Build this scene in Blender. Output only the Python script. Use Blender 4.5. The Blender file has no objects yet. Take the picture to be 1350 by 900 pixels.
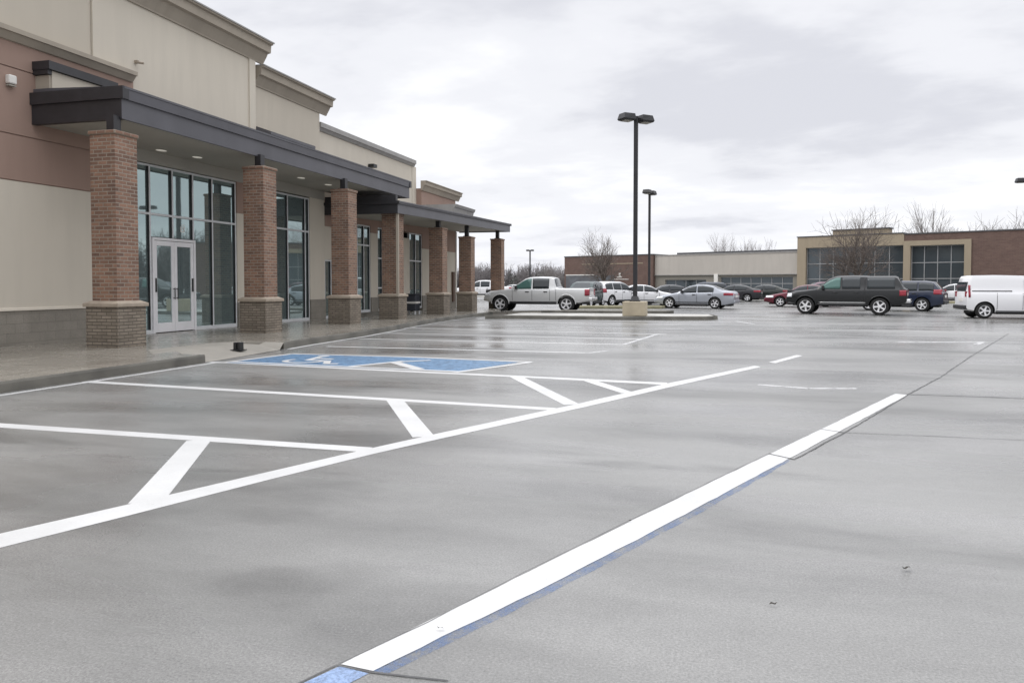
import bpy, bmesh, math, random
from mathutils import Vector, Matrix
R = math.radians
S = bpy.context.scene
col = S.collection

# ------------------------------------------------------------------ camera, sky, sun, exposure
cam = bpy.data.objects.new('camera', bpy.data.cameras.new('camera')); col.objects.link(cam)
cam.location = (0, 0, 1.45); cam.rotation_euler = (R(90-1.868), 0, R(15.195))
cam.data.sensor_width = 36; cam.data.lens = 1012/1350*36; cam.data.shift_y = -42/1350
cam.data.clip_start = .05; cam.data.clip_end = 3000
S.camera = cam
S.view_settings.view_transform = 'Standard'; S.view_settings.look = 'None'
S.view_settings.exposure = 0.08; S.view_settings.gamma = 1; S.view_settings.use_curve_mapping = False

SUN_EL, SUN_AZ = 50, 250
w = bpy.data.worlds.new('World'); S.world = w; w.use_nodes = True
nt = w.node_tree; nt.nodes.clear()
def wn(t, **k):
    n = nt.nodes.new(t)
    for a, b in k.items(): setattr(n, a, b)
    return n
out = wn('ShaderNodeOutputWorld'); bg = wn('ShaderNodeBackground'); bg.inputs[1].default_value = .1
nt.links.new(bg.outputs[0], out.inputs[0])
sky = wn('ShaderNodeTexSky', sky_type='NISHITA', sun_disc=False); sky.sun_elevation = R(SUN_EL); sky.sun_rotation = R(SUN_AZ)
tc = wn('ShaderNodeTexCoord'); sep = wn('ShaderNodeSeparateXYZ'); nt.links.new(tc.outputs['Generated'], sep.inputs[0])
def wm(op, a, b=None, c=None, clamp=False):
    n = wn('ShaderNodeMath', operation=op); n.use_clamp = clamp
    for i, v in enumerate((a, b, c)):
        if v is None: continue
        if isinstance(v, (int, float)): n.inputs[i].default_value = v
        else: nt.links.new(v, n.inputs[i])
    return n.outputs[0]
zc = wm('MAXIMUM', sep.outputs[2], 0.0); dn = wm('ADD', zc, .16)
comb = wn('ShaderNodeCombineXYZ')
nt.links.new(wm('DIVIDE', sep.outputs[0], dn), comb.inputs[0]); nt.links.new(wm('DIVIDE', sep.outputs[1], dn), comb.inputs[1])
mp = wn('ShaderNodeMapping'); mp.inputs['Scale'].default_value = (.80, 1.0, 1); mp.inputs['Rotation'].default_value = (0, 0, R(25)); mp.inputs['Location'].default_value = (3.4, 1.1, 0)
nt.links.new(comb.outputs[0], mp.inputs[0])
nz = wn('ShaderNodeTexNoise'); nz.inputs['Scale'].default_value = 1.0; nz.inputs['Detail'].default_value = 6; nz.inputs['Roughness'].default_value = .56; nz.inputs['Distortion'].default_value = .1
nt.links.new(mp.outputs[0], nz.inputs[0])
ramp = wn('ShaderNodeValToRGB'); ramp.color_ramp.interpolation = 'EASE'
e = ramp.color_ramp.elements
e[0].position = .36; e[0].color = (7.1, 7.2, 7.75, 1)
e[1].position = .63; e[1].color = (10.0, 10.05, 10.25, 1)
m_ = e.new(.5); m_.color = (8.7, 8.78, 9.2, 1)
nt.links.new(nz.outputs[0], ramp.inputs[0])
zen = wm('MULTIPLY_ADD', wm('SMOOTH_MIN', wm('MAXIMUM', wm('SUBTRACT', sep.outputs[2], .36), 0), 1, .05), 2.9, 1.0)
hz = wm('MULTIPLY_ADD', wm('SUBTRACT', 1, wm('MULTIPLY', zc, 7), None, True), .10, 1.0)
vm = wn('ShaderNodeVectorMath', operation='SCALE'); nt.links.new(ramp.outputs[0], vm.inputs[0]); nt.links.new(wm('MULTIPLY', zen, hz), vm.inputs['Scale'])
mix = wn('ShaderNodeMix', data_type='RGBA'); mix.inputs[0].default_value = .97
nt.links.new(sky.outputs[0], mix.inputs[6]); nt.links.new(vm.outputs[0], mix.inputs[7]); nt.links.new(mix.outputs[2], bg.inputs[0])
sd = bpy.data.lights.new('sun', 'SUN'); sd.energy = 1.0; sd.angle = R(30); sd.color = (1, .97, .93)
so = bpy.data.objects.new('sun', sd); col.objects.link(so)
so.rotation_euler = (R(90-SUN_EL), 0, R(180-SUN_AZ)+R(0))

# ------------------------------------------------------------------ helpers
def tag(o, label=None, cat=None, group=None, kind=None):
    if label: o['label'] = label
    if cat: o['category'] = cat
    if group: o['group'] = group
    if kind: o['kind'] = kind
    return o
def empty(name, loc=(0, 0, 0), rz=0):
    o = bpy.data.objects.new(name, None); col.objects.link(o)
    o.location = loc; o.rotation_euler = (0, 0, rz); o.empty_display_size = .2
    return o
class MB:
    """collects shapes into one mesh"""
    def __init__(s): s.v = []; s.f = []; s.sm = []
    def add(s, vs, fs, smooth=False):
        b = len(s.v); s.v += [tuple(p) for p in vs]; s.f += [tuple(i+b for i in f) for f in fs]; s.sm += [smooth]*len(fs); return s
    def box(s, x0, x1, y0, y1, z0, z1):
        x0, x1 = min(x0, x1), max(x0, x1); y0, y1 = min(y0, y1), max(y0, y1)
        v = [(x0,y0,z0),(x1,y0,z0),(x1,y1,z0),(x0,y1,z0),(x0,y0,z1),(x1,y0,z1),(x1,y1,z1),(x0,y1,z1)]
        return s.add(v, [(3,2,1,0),(4,5,6,7),(0,1,5,4),(1,2,6,5),(2,3,7,6),(3,0,4,7)])
    def prism(s, prof, y0, y1, axis='y', dz=0):
        """profile of (x,z) swept along y; dz raises the far end"""
        n = len(prof)
        a = sum(prof[i][0]*prof[(i+1)%n][1]-prof[(i+1)%n][0]*prof[i][1] for i in range(n))
        if a < 0: prof = prof[::-1]
        if axis == 'y': v = [(x, y0, z) for x, z in prof]+[(x, y1, z+dz) for x, z in prof]
        else: v = [(y0, x, z) for x, z in prof]+[(y1, x, z+dz) for x, z in prof]
        fs = [tuple(range(n)), tuple(range(2*n-1, n-1, -1))]+[(i, i+n, (i+1)%n+n, (i+1)%n) for i in range(n)]
        if axis != 'y': fs = [f[::-1] for f in fs]
        return s.add(v, fs)
    def poly(s, pts, z0, z1):
        n = len(pts)
        a = sum(pts[i][0]*pts[(i+1)%n][1]-pts[(i+1)%n][0]*pts[i][1] for i in range(n))
        if a < 0: pts = pts[::-1]
        v = [(x, y, z0) for x, y in pts]+[(x, y, z1) for x, y in pts]
        return s.add(v, [tuple(range(n-1, -1, -1)), tuple(range(n, 2*n))]+[(i, (i+1)%n, (i+1)%n+n, i+n) for i in range(n)])
    def sheet(s, pts, z):
        n = len(pts)
        a = sum(pts[i][0]*pts[(i+1)%n][1]-pts[(i+1)%n][0]*pts[i][1] for i in range(n))
        if a < 0: pts = pts[::-1]
        return s.add([(x, y, z) for x, y in pts], [tuple(range(n))])
    def tube(s, p0, p1, r0, r1=None, n=8, cap=True, smooth=True):
        if r1 is None: r1 = r0
        p0, p1 = Vector(p0), Vector(p1); d = (p1-p0)
        if d.length < 1e-6: return s
        d.normalize(); a = Vector((0, 0, 1)) if abs(d.z) < .9 else Vector((1, 0, 0))
        e1 = d.cross(a).normalized(); e2 = d.cross(e1)
        v = []
        for p, r in ((p0, r0), (p1, r1)):
            for i in range(n):
                t = 2*math.pi*i/n; v.append(p+e1*(r*math.cos(t))+e2*(r*math.sin(t)))
        fs = [(i, i+n, (i+1)%n+n, (i+1)%n) for i in range(n)]
        s.add(v, fs, smooth)
        if cap: s.add(v[:n], [tuple(range(n))]); s.add(v[n:], [tuple(range(n-1, -1, -1))])
        return s
    def lathe_y(s, prof, n=28, c=(0, 0, 0)):
        """profile of (radius, y) about a y axis through c"""
        m = len(prof); v = []
        for i in range(n):
            t = 2*math.pi*i/n
            for r, y in prof: v.append((c[0]+r*math.cos(t), c[1]+y, c[2]+r*math.sin(t)))
        fs = []
        for i in range(n):
            j = (i+1) % n
            for k in range(m-1): fs.append((i*m+k, i*m+k+1, j*m+k+1, j*m+k))
        return s.add(v, fs, True)
    def build(s, name, mat=None, parent=None, bevel=0, loc=None, fix=True):
        me = bpy.data.meshes.new(name); me.from_pydata(s.v, [], s.f)
        for p, k in zip(me.polygons, s.sm): p.use_smooth = k
        if fix:
            bm = bmesh.new(); bm.from_mesh(me); bmesh.ops.recalc_face_normals(bm, faces=bm.faces); bm.to_mesh(me); bm.free()
        o = bpy.data.objects.new(name, me); col.objects.link(o)
        if mat: me.materials.append(mat)
        if parent: o.parent = parent
        if loc: o.location = loc
        if bevel:
            b = o.modifiers.new('bevel', 'BEVEL'); b.width = bevel; b.segments = 2; b.limit_method = 'ANGLE'; b.angle_limit = R(35)
        return o
def copy_tree(o, parent=None):
    c = o.copy(); col.objects.link(c); c.parent = parent
    for ch in list(o.children): copy_tree(ch, c)
    return c

# ------------------------------------------------------------------ materials
MATS = {}
class NT:
    def __init__(s, name):
        s.m = bpy.data.materials.new(name); s.m.use_nodes = True; s.t = s.m.node_tree
        s.b = s.t.nodes['Principled BSDF']; s.co = s.t.nodes.new('ShaderNodeTexCoord'); MATS[name] = s.m
    def n(s, t, **k):
        n = s.t.nodes.new(t)
        for a, b in k.items(): setattr(n, a, b)
        return n
    def l(s, a, b): s.t.links.new(a, b)
    def noise(s, scale, detail=4, rough=.5, vec=None, sc=(1, 1, 1), rot=0, dist=0):
        mp = s.n('ShaderNodeMapping'); mp.inputs['Scale'].default_value = sc; mp.inputs['Rotation'].default_value = (0, 0, rot)
        s.l(vec if vec is not None else s.co.outputs['Object'], mp.inputs[0])
        n = s.n('ShaderNodeTexNoise'); n.inputs['Scale'].default_value = scale; n.inputs['Detail'].default_value = detail
        n.inputs['Roughness'].default_value = rough; n.inputs['Distortion'].default_value = dist
        s.l(mp.outputs[0], n.inputs[0]); return n.outputs[0]
    def ramp(s, fac, stops, ease=False):
        r = s.n('ShaderNodeValToRGB'); el = r.color_ramp.elements
        if ease: r.color_ramp.interpolation = 'EASE'
        while len(el) < len(stops): el.new(.5)
        for e_, (p, c) in zip(el, stops):
            e_.position = p; e_.color = (c, c, c, 1) if isinstance(c, (int, float)) else (*c, 1)
        s.l(fac, r.inputs[0]); return r.outputs[0]
    def mixc(s, f, a, b, mode='MIX'):
        m = s.n('ShaderNodeMix', data_type='RGBA', blend_type=mode)
        for i, v in ((0, f), (6, a), (7, b)):
            if isinstance(v, (int, float)): m.inputs[i].default_value = v if i == 0 else (v, v, v, 1)
            elif isinstance(v, tuple): m.inputs[i].default_value = (*v, 1)
            else: s.l(v, m.inputs[i])
        return m.outputs[2]
    def math(s, op, a, b=0, clamp=False):
        m = s.n('ShaderNodeMath', operation=op); m.use_clamp = clamp
        for i, v in enumerate((a, b)):
            if isinstance(v, (int, float)): m.inputs[i].default_value = v
            else: s.l(v, m.inputs[i])
        return m.outputs[0]
    def bump(s, h, strength=.3, dist=.01):
        b = s.n('ShaderNodeBump'); b.inputs['Strength'].default_value = strength; b.inputs['Distance'].default_value = dist
        s.l(h, b.inputs['Height']); s.l(b.outputs[0], s.b.inputs['Normal'])
    def set(s, color=None, rough=None, metal=None, **k):
        for key, v in (('Base Color', color), ('Roughness', rough), ('Metallic', metal)):
            if v is None: continue
            if isinstance(v, tuple): s.b.inputs[key].default_value = (*v, 1)
            elif isinstance(v, (int, float)): s.b.inputs[key].default_value = v
            else: s.l(v, s.b.inputs[key])
        for key, v in k.items(): s.b.inputs[key].default_value = v
        return s.m
def boxvec(s):
    """wall mapping by facing: (along wall, height, 0)"""
    sp = s.n('ShaderNodeSeparateXYZ'); s.l(s.co.outputs['Object'], sp.inputs[0])
    g = s.n('ShaderNodeNewGeometry'); vt = s.n('ShaderNodeVectorTransform', vector_type='NORMAL', convert_from='WORLD', convert_to='OBJECT')
    s.l(g.outputs['True Normal'], vt.inputs[0]); sn = s.n('ShaderNodeSeparateXYZ'); s.l(vt.outputs[0], sn.inputs[0])
    f = s.math('GREATER_THAN', s.math('ABSOLUTE', sn.outputs[0]), .5)
    mx = s.n('ShaderNodeMix', data_type='FLOAT'); s.l(f, mx.inputs[0]); s.l(sp.outputs[0], mx.inputs[2]); s.l(sp.outputs[1], mx.inputs[3])
    c = s.n('ShaderNodeCombineXYZ'); s.l(mx.outputs[0], c.inputs[0]); s.l(sp.outputs[2], c.inputs[1]); return c.outputs[0]
def plain(name, color, rough=.6, var=.12, scale=3, metal=0, bump=0, bscale=80, **k):
    s = NT(name); f = s.noise(scale, 4)
    c = s.mixc(s.ramp(f, [(.3, 0.), (.7, 1.)]), tuple(x*(1-var) for x in color), tuple(min(1, x*(1+var)) for x in color))
    if bump: s.bump(s.noise(bscale, 3), bump, .01)
    return s.set(c, rough, metal, **k)
def brick(name, c1, c2, mortar, bw, bh, ms=.012, rough=.85, bump=.5, dirt=.2):
    s = NT(name); v = boxvec(s); b = s.n('ShaderNodeTexBrick')
    s.l(v, b.inputs['Vector']); b.inputs['Scale'].default_value = 1
    for k_, val in (('Color1', (*c1, 1)), ('Color2', (*c2, 1)), ('Mortar', (*mortar, 1)), ('Brick Width', bw), ('Row Height', bh), ('Mortar Size', ms), ('Mortar Smooth', .2), ('Bias', -.1)):
        b.inputs[k_].default_value = val
    f = s.noise(1.7, 5, .6); g = s.noise(34, 3, .7)
    c = s.mixc(s.ramp(f, [(.3, 0.), (.7, 1.)]), b.outputs[0], s.mixc(1.0, b.outputs[0], (1-dirt, 1-dirt, 1-dirt), 'MULTIPLY'))
    c = s.mixc(.35, c, s.ramp(g, [(.25, .35), (.75, 1.)]), 'MULTIPLY')
    h = s.math('ADD', s.math('MULTIPLY', b.outputs['Fac'], -1.0), s.math('MULTIPLY', g, .5)); s.bump(h, bump, .012)
    return s.set(c, rough)
def stucco(name, c, streak=.10):
    s = NT(name); v = boxvec(s)
    a = s.noise(.35, 4, .5); st = s.noise(2.2, 4, .6, vec=v, sc=(1, .12, 1)); g = s.noise(160, 2, .6)
    col_ = s.mixc(s.ramp(a, [(.3, 0.), (.7, 1.)]), tuple(x*.95 for x in c), tuple(x*1.04 for x in c))
    col_ = s.mixc(s.ramp(st, [(.45, 0.), (.8, 1.)]), col_, tuple(x*(1-streak) for x in c))
    s.bump(g, .25, .004)
    return s.set(col_, .9)

# wet concrete of the lot
s = NT('lot_concrete')
big = s.noise(.22, 5, .55, sc=(.5, 1, 1), dist=.4); mid = s.noise(1.1, 5, .6, sc=(.35, 1, 1)); fine = s.noise(85, 4, .85); med = s.noise(14, 4, .7)
blot = s.noise(.62, 4, .55, sc=(.38, 1, 1), dist=.5)
c = s.mixc(s.ramp(big, [(.33, 0.), (.67, 1.)], True), (.142, .141, .135), (.308, .306, .296))
c = s.mixc(s.ramp(mid, [(.3, 0.), (.75, .7)]), c, (.350, .346, .334))  # damp mottling, with pale streaks of sky reflection put into the colour
c = s.mixc(s.ramp(blot, [(.50, 0.), (.68, .75)], True), c, (.118, .117, .113))
grit = s.n('ShaderNodeTexVoronoi'); grit.inputs['Scale'].default_value = 55; s.l(s.co.outputs['Object'], grit.inputs[0])
c = s.mixc(s.ramp(grit.outputs['Distance'], [(.10, .45), (.20, 0.)]), c, s.mixc(s.ramp(s.noise(31, 2), [(.45, 0.), (.55, 1.)]), (.12, .12, .115), (.45, .44, .42)))
c = s.mixc(.75, c, s.ramp(fine, [(.34, .42), (.66, 1.15)]), 'MULTIPLY')
c = s.mixc(.4, c, s.ramp(med, [(.3, .75), (.7, 1.)]), 'MULTIPLY')
wet = s.noise(.45, 5, .6, sc=(.3, 1, 1), dist=.6)
r = s.ramp(wet, [(.32, .13), (.46, .24), (.60, .38), (.75, .52)])
s.bump(fine, .22, .004)
LOT = s.set(c, r, IOR=1.42)
s = NT('walk_concrete')
a = s.noise(.5, 5, .6, dist=.4); fine = s.noise(120, 3, .7); st = s.noise(1.4, 4, .6)
c = s.mixc(s.ramp(a, [(.3, 0.), (.7, 1.)]), (.215, .198, .168), (.31, .285, .245))
c = s.mixc(.22, c, s.ramp(fine, [(.3, .7), (.7, 1.)]), 'MULTIPLY')
bt = s.n('ShaderNodeTexBrick'); s.l(s.co.outputs['Object'], bt.inputs[0]); bt.offset = 0
for k_, val in (('Scale', 1), ('Brick Width', 1.65), ('Row Height', 1.65), ('Mortar Size', .016), ('Color1', (1, 1, 1, 1)), ('Color2', (.93, .93, .93, 1)), ('Mortar', (.45, .43, .4, 1))): bt.inputs[k_].default_value = val
c = s.mixc(1.0, c, bt.outputs[0], 'MULTIPLY')
s.bump(fine, .06, .002)
WALK = s.set(c, s.ramp(st, [(.3, .18), (.6, .28), (.8, .36)]), IOR=1.5)
KERB = plain('kerb_concrete', (.125, .118, .10), .5, .4, 1.5, bump=.3, bscale=60)
RAMP = plain('ramp_concrete', (.29, .272, .238), .55, .12, 1.5, bump=.2, bscale=90)
s = NT('island_concrete'); a = s.noise(1.2, 5, .6); s.bump(s.noise(70, 3), .2, .004)
ISL = s.set(s.mixc(s.ramp(a, [(.35, 0.), (.65, 1.)]), (.30, .29, .26), (.50, .49, .46)), .5)
def paint(name, col_, lo=.30, hi=.42, rough=.42, amax=1.0, amin=0.0):
    s = NT(name); a = s.noise(7, 6, .7); b_ = s.noise(60, 4, .8)
    f = s.math('ADD', s.math('MULTIPLY', a, .6), s.math('MULTIPLY', b_, .4))
    s.l(s.ramp(f, [(lo, amin), (hi, amax)]), s.b.inputs['Alpha'])
    c = s.mixc(.5, tuple(col_), s.ramp(s.noise(1.6, 5, .6), [(.3, .72), (.65, 1.)]), 'MULTIPLY')
    c = s.mixc(.4, c, s.ramp(b_, [(.3, .75), (.6, 1.)]), 'MULTIPLY')
    s.bump(b_, .25, .003)
    return s.set(c, rough)
WHITE = paint('white_paint', (.60, .60, .592), lo=.31, hi=.37, amin=.25)
WORN = paint('worn_white_paint', (.56, .56, .56), lo=.38, hi=.50)
BLUE = paint('blue_paint', (.115, .225, .375), lo=.38, hi=.52, amin=.45)
OLDBLUE = paint('worn_blue_paint', (.10, .19, .40), lo=.40, hi=.62, amax=.58)
PALEBLUE = paint('pale_blue_paint', (.26, .36, .56), lo=.36, hi=.56, amin=.2)
JOINT = plain('joint_tar', (.085, .085, .085), .6, .3, 9)
BRICK = brick('red_brick', (.35, .20, .135), (.17, .10, .075), (.36, .30, .24), .215, .078, .011, dirt=.3)
SPLIT = brick('tan_split_block', (.34, .285, .225), (.235, .195, .15), (.15, .13, .105), .24, .068, .009, bump=1.0, dirt=.35)
CAPST = plain('cap_stone', (.34, .285, .225), .8, .15, 6, bump=.4, bscale=50)
BASEW = brick('grey_block', (.31, .283, .24), (.285, .26, .22), (.26, .236, .20), .41, .205, .008, bump=.5)
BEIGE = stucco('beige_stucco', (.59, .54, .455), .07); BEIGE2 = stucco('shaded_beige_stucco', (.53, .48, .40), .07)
PINK = stucco('salmon_stucco', (.325, .225, .182)); CORN = stucco('taupe_cornice', (.37, .325, .265), .16)
COPING = plain('grey_coping', (.30, .29, .275), .45, .1)
DARK = plain('charcoal_metal', (.085, .084, .095), .42, .12, 1.2)
DARK2 = plain('dark_steel', (.028, .027, .030), .45, .2)
SOFFIT = plain('soffit_panel', (.36, .345, .305), .75, .06, .8)
ALU = plain('aluminium_frame', (.66, .67, .68), .4, .06, metal=.1)
WFRAME = plain('white_frame', (.80, .79, .80), .35, .04)
BLKM = plain('black_plastic', (.012, .012, .013), .45, .2)
BLACK = plain('black_pole_metal', (.016, .016, .018), .4, .2)
WPL = plain('white_plastic', (.7, .68, .64), .5, .05)
s = NT('lamp_glow'); LAMP = s.set((.8, .8, .75), .4, **{'Emission Color': (1, .93, .8, 1), 'Emission Strength': .22})
def glass(name, c, metal=.62, rough=.02):
    s = NT(name); s.bump(s.noise(.9, 2), .02, .02)
    return s.set(c, rough, metal, IOR=1.5)
GLASS = glass('store_glass', (.35, .44, .44), .74)
GLASS2 = glass('far_glass', (.07, .085, .095), .35, .05); FMET = plain('far_window_metal', (.27, .275, .28), .5)
DBRICK = brick('far_brown_brick', (.165, .105, .085), (.135, .082, .068), (.17, .12, .10), .4, .13, .012, bump=.2)
FBEIGE = stucco('far_beige', (.43, .40, .36)); FTAN = stucco('far_tan', (.315, .262, .19)); FTAUPE = stucco('far_taupe', (.235, .22, .19)); FDARK = plain('far_dark_trim', (.07, .07, .075), .5)
FGREY = plain('far_grey_panel', (.10, .105, .115), .5, .3, 1.2)
BARK = plain('bark', (.10, .082, .068), .95, .25, 6); TWIG = plain('twig', (.15, .125, .11), .95, .25, 2); FARWOOD = plain('far_wood_hazed_bark', (.19, .175, .175), .95, .3, .2)  # far woods bark is lightened, haze mixed into its colour
TWIG2 = plain('hazed_twig', (.235, .215, .205), .95, .2, 2)  # distance haze put into the twig colour of the far trees
EVER = plain('evergreen_needles', (.075, .08, .072), .9, .35, 1.5)
GRASS = plain('dry_grass', (.22, .205, .13), .95, .3, 2.5, bump=.6, bscale=40)

# ------------------------------------------------------------------ ground, kerbs, pavement
g = MB(); g.sheet([(-600, -200), (600, -200), (600, 900), (-600, 900)], 0)
tag(g.build('parking_lot_ground', LOT), 'wide wet grey concrete of the parking lot', kind='structure')
kerb = [(-9.25, -6), (-9.27, 8), (-9.22, 12.23)]
kerb2 = [(-9.48, 15.3), (-9.60, 16.6), (-9.70, 19.7), (-9.98, 22.5), (-10.3, 24.83), (-10.52, 27.5), (-10.64, 30.15), (-10.66, 32.5), (-10.5, 34.3), (-10.05, 36.2), (-9.4, 37.1), (-8.6, 37.5), (-2.6, 38.7), (-2.25, 39.3), (-2.7, 39.7)]
def off(pts, d):
    o = []
    for i, p in enumerate(pts):
        a = pts[max(i-1, 0)]; b = pts[min(i+1, len(pts)-1)]
        t = Vector((b[0]-a[0], b[1]-a[1])).normalized(); o.append((p[0]-t.y*d, p[1]+t.x*d))
    return o
sw = MB()
inn = off(kerb, .05); inn2 = off(kerb2[:12], .05)
sw.poly([(-14.6, -6)]+inn+[(-9.75, 12.25), (-10.45, 12.9), (-10.5, 14.6), (-9.95, 15.3)]+inn2+[(-10.7, 34.3), (-10.6, 36.6), (-10.9, 37.9), (-11.5, 38.6), (-11.45, 42.4), (-14.5, 42.6), (-14.6, 42.6)], -.1, .15)
tag(sw.build('sidewalk', WALK), 'wet concrete sidewalk along the storefronts', kind='structure')
def kerbmesh(pts, wd=.055, h=.149):
    m = MB(); q = off(pts, wd); n = len(pts)
    prof = lambda p, i: [(p[0], p[1], -.05), (p[0]+(i[0]-p[0])*.12, p[1]+(i[1]-p[1])*.12, h-.03), (p[0]+(i[0]-p[0])*.32, p[1]+(i[1]-p[1])*.32, h+.003), (i[0], i[1], h+.003), (i[0], i[1], -.05)]
    v = []
    for p, i in zip(pts, q): v += prof(p, i)
    fs = [(k*5+j, k*5+j+1, (k+1)*5+j+1, (k+1)*5+j) for k in range(n-1) for j in range(4)]
    fs += [(0, 1, 2, 3, 4), tuple((n-1)*5+j for j in (4, 3, 2, 1, 0))]
    return m.add(v, fs)
def kerb_seg(pts, label, mat=KERB): return tag(kerbmesh(pts).build('kerb', mat), label, kind='structure')
kerb_seg(kerb, 'grey kerb of the near sidewalk'); kerb_seg(kerb2, 'grey kerb curving past the far columns')
md = kerb2[11:]; md2 = off(md, .75)
mm_ = MB()
for i_ in range(len(md)-1): mm_.sheet([off(md, .05)[i_], off(md, .05)[i_+1], md2[i_+1], md2[i_]], .151)
tag(mm_.build('median_strip', RAMP), 'concrete strip curving from the sidewalk past the silver pickup', kind='structure')
# kerb ramp sloping down to the accessible bay
rm = MB()
rm.add([(-9.22, 12.23, .006), (-9.22, 12.6, .006), (-9.40, 15.0, .006), (-9.48, 15.3, .15), (-10.45, 15.3, .156), (-10.9, 14.6, .156), (-10.9, 12.7, .156), (-10.3, 12.1, .156), (-9.75, 12.24, .07), (-10.3, 13.7, .154)],
       [(1, 2, 9), (2, 3, 4, 9), (4, 5, 9), (5, 6, 9), (6, 7, 9), (7, 8, 9), (8, 0, 1, 9)])
tag(rm.build('kerb_ramp', RAMP, fix=True), 'pale concrete ramp cut through the kerb', kind='structure')

ZN = [0]
def lz(z): ZN[0] += 1; return .0008+(z-.005)*.25+ZN[0]*.00002
def line(name, pts, mat=WHITE, z=.005, label=None):
    z = lz(z)
    return tag(MB().sheet(pts, z).build(name, mat), label, kind='structure')
def strip(a, b, wd=.15):
    a, b = Vector(a), Vector(b); t = (b-a).normalized(); nn = Vector((-t.y, t.x))*wd/2
    return [tuple(a+nn), tuple(b+nn), tuple(b-nn), tuple(a-nn)]
top = [(-4.04, 3.49), (-3.78, 4.14), (-3.41, 5.10), (-3.02, 6.10), (-2.66, 6.96), (-1.69, 9.13), (-.71, 11.50), (.6, 14.34)]
bot = [(-3.83, 3.28), (-3.58, 3.97), (-3.24, 4.96), (-2.85, 6.02), (-2.50, 6.83), (-1.53, 8.98), (-.56, 11.30), (.70, 14.15)]
m = MB()
pr = [(-4.9, 1.4), (-4.7, 1.2)]
tp = [pr[0]]+top; bt_ = [pr[1]]+bot
for i in range(len(tp)-1): m.sheet([tp[i], tp[i+1], bt_[i+1], bt_[i]], .0017)
tag(m.build('painted_line', WHITE), 'long white line across the ends of the near stalls', kind='structure')
line('painted_line', [(.88, 15.05), (1.52, 16.75), (1.63, 16.62), (.99, 14.9)], WHITE, .009)
line('painted_line', strip((-9.05, 6.25), (-2.98, 6.14), .19))
line('painted_line', strip((-9.15, 9.38), (-1.86, 8.72), .18))
line('painted_line', [(-9.22, 12.45), (-5.64, 12.04), (-3.05, 11.78), (-.76, 11.52), (-.69, 11.25), (-2.95, 11.56), (-5.51, 11.85), (-8.74, 12.24), (-9.2, 12.25)], WHITE, .007)
line('painted_line', strip((-4.68, 6.1), (-3.68, 4.25), .22), WHITE, .007)
line('painted_line', strip((-3.98, 8.95), (-2.72, 6.80), .21), WHITE, .007)
line('painted_line', strip((-3.12, 11.68), (-1.72, 9.1), .20), WHITE, .008)
line('painted_line', strip((-1.90, 11.45), (-1.18, 10.28), .19), WHITE, .008)
# line along the kerb
kl = off([(-9.13, -6), (-9.15, 8), (-9.1, 12.4)], -.06)
for a, b in zip(kl[:-1], kl[1:]): line('painted_line', strip(a, b, .10))
kk = off(kerb2[:8], -.12)
for a, b in zip(kk[:-1], kk[1:]): line('painted_line', strip(a, b, .10), WORN if a[1] > 20 else WHITE)
# stalls behind the blue bay
for a, b, mt in (((-8.9, 16.2), (-2.75, 16.13), WHITE), ((-9.3, 18.72), (-2.25, 18.58), WHITE), ((-9.6, 21.1), (-2.05, 20.55), WHITE), ((-9.9, 23.8), (-1.5, 22.7), WHITE),
              ((-10.1, 26.3), (-1.1, 25.4), WORN), ((-10.2, 28.7), (-.3, 28.0), WORN), ((-10.2, 31.3), (.4, 30.6), WORN)):
    line('painted_line', strip(a, b, .15), mt)
line('painted_line', strip((-2.72, 16.05), (-2.35, 16.75), .14), WORN, .007)
line('painted_line', strip((-2.25, 18.58), (-1.75, 22.9), .12), WORN, .007)
line('painted_line', strip((.54, 11.63), (1.2, 11.40), .12), WORN); line('painted_line', strip((1.2, 11.40), (1.85, 11.56), .10), WORN)
line('painted_line', strip((4.3, 21.2), (6.45, 21.75), .22), WORN); line('painted_line', strip((6.4, 21.8), (6.0, 20.9), .14), WORN)
line('painted_line', strip((1.2, 29.5), (.6, 31.6), .14), WORN)
# blue accessible bay
bay = [(-8.86, 12.33), (-8.62, 14.2), (-6.1, 14.2), (-3.62, 13.82), (-4.25, 12.02), (-6.3, 12.16)]
line('accessible_bay', bay, BLUE, .005, 'blue painted ground of the accessible bay')
for a, b in (((-8.9, 12.32), (-8.64, 14.25)), ((-8.64, 14.25), (-6.1, 14.25)), ((-6.1, 14.25), (-3.4, 13.9)), ((-3.4, 13.9), (-4.22, 11.95)), ((-8.9, 12.5), (-4.2, 12.06))):
    line('painted_line', strip(a, b, .13), WHITE, .013)
line('painted_line', [(-6.34, 12.32), (-5.80, 13.35), (-5.05, 12.25)], MATS['lot_concrete'], .009)
line('painted_line', strip((-6.34, 12.24), (-5.78, 13.45), .14), WHITE, .017); line('painted_line', strip((-5.92, 13.15), (-5.35, 13.75), .12), WHITE, .018)
line('painted_line', strip((-5.86, 13.2), (-4.95, 12.2), .20), WHITE, .019)
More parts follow.
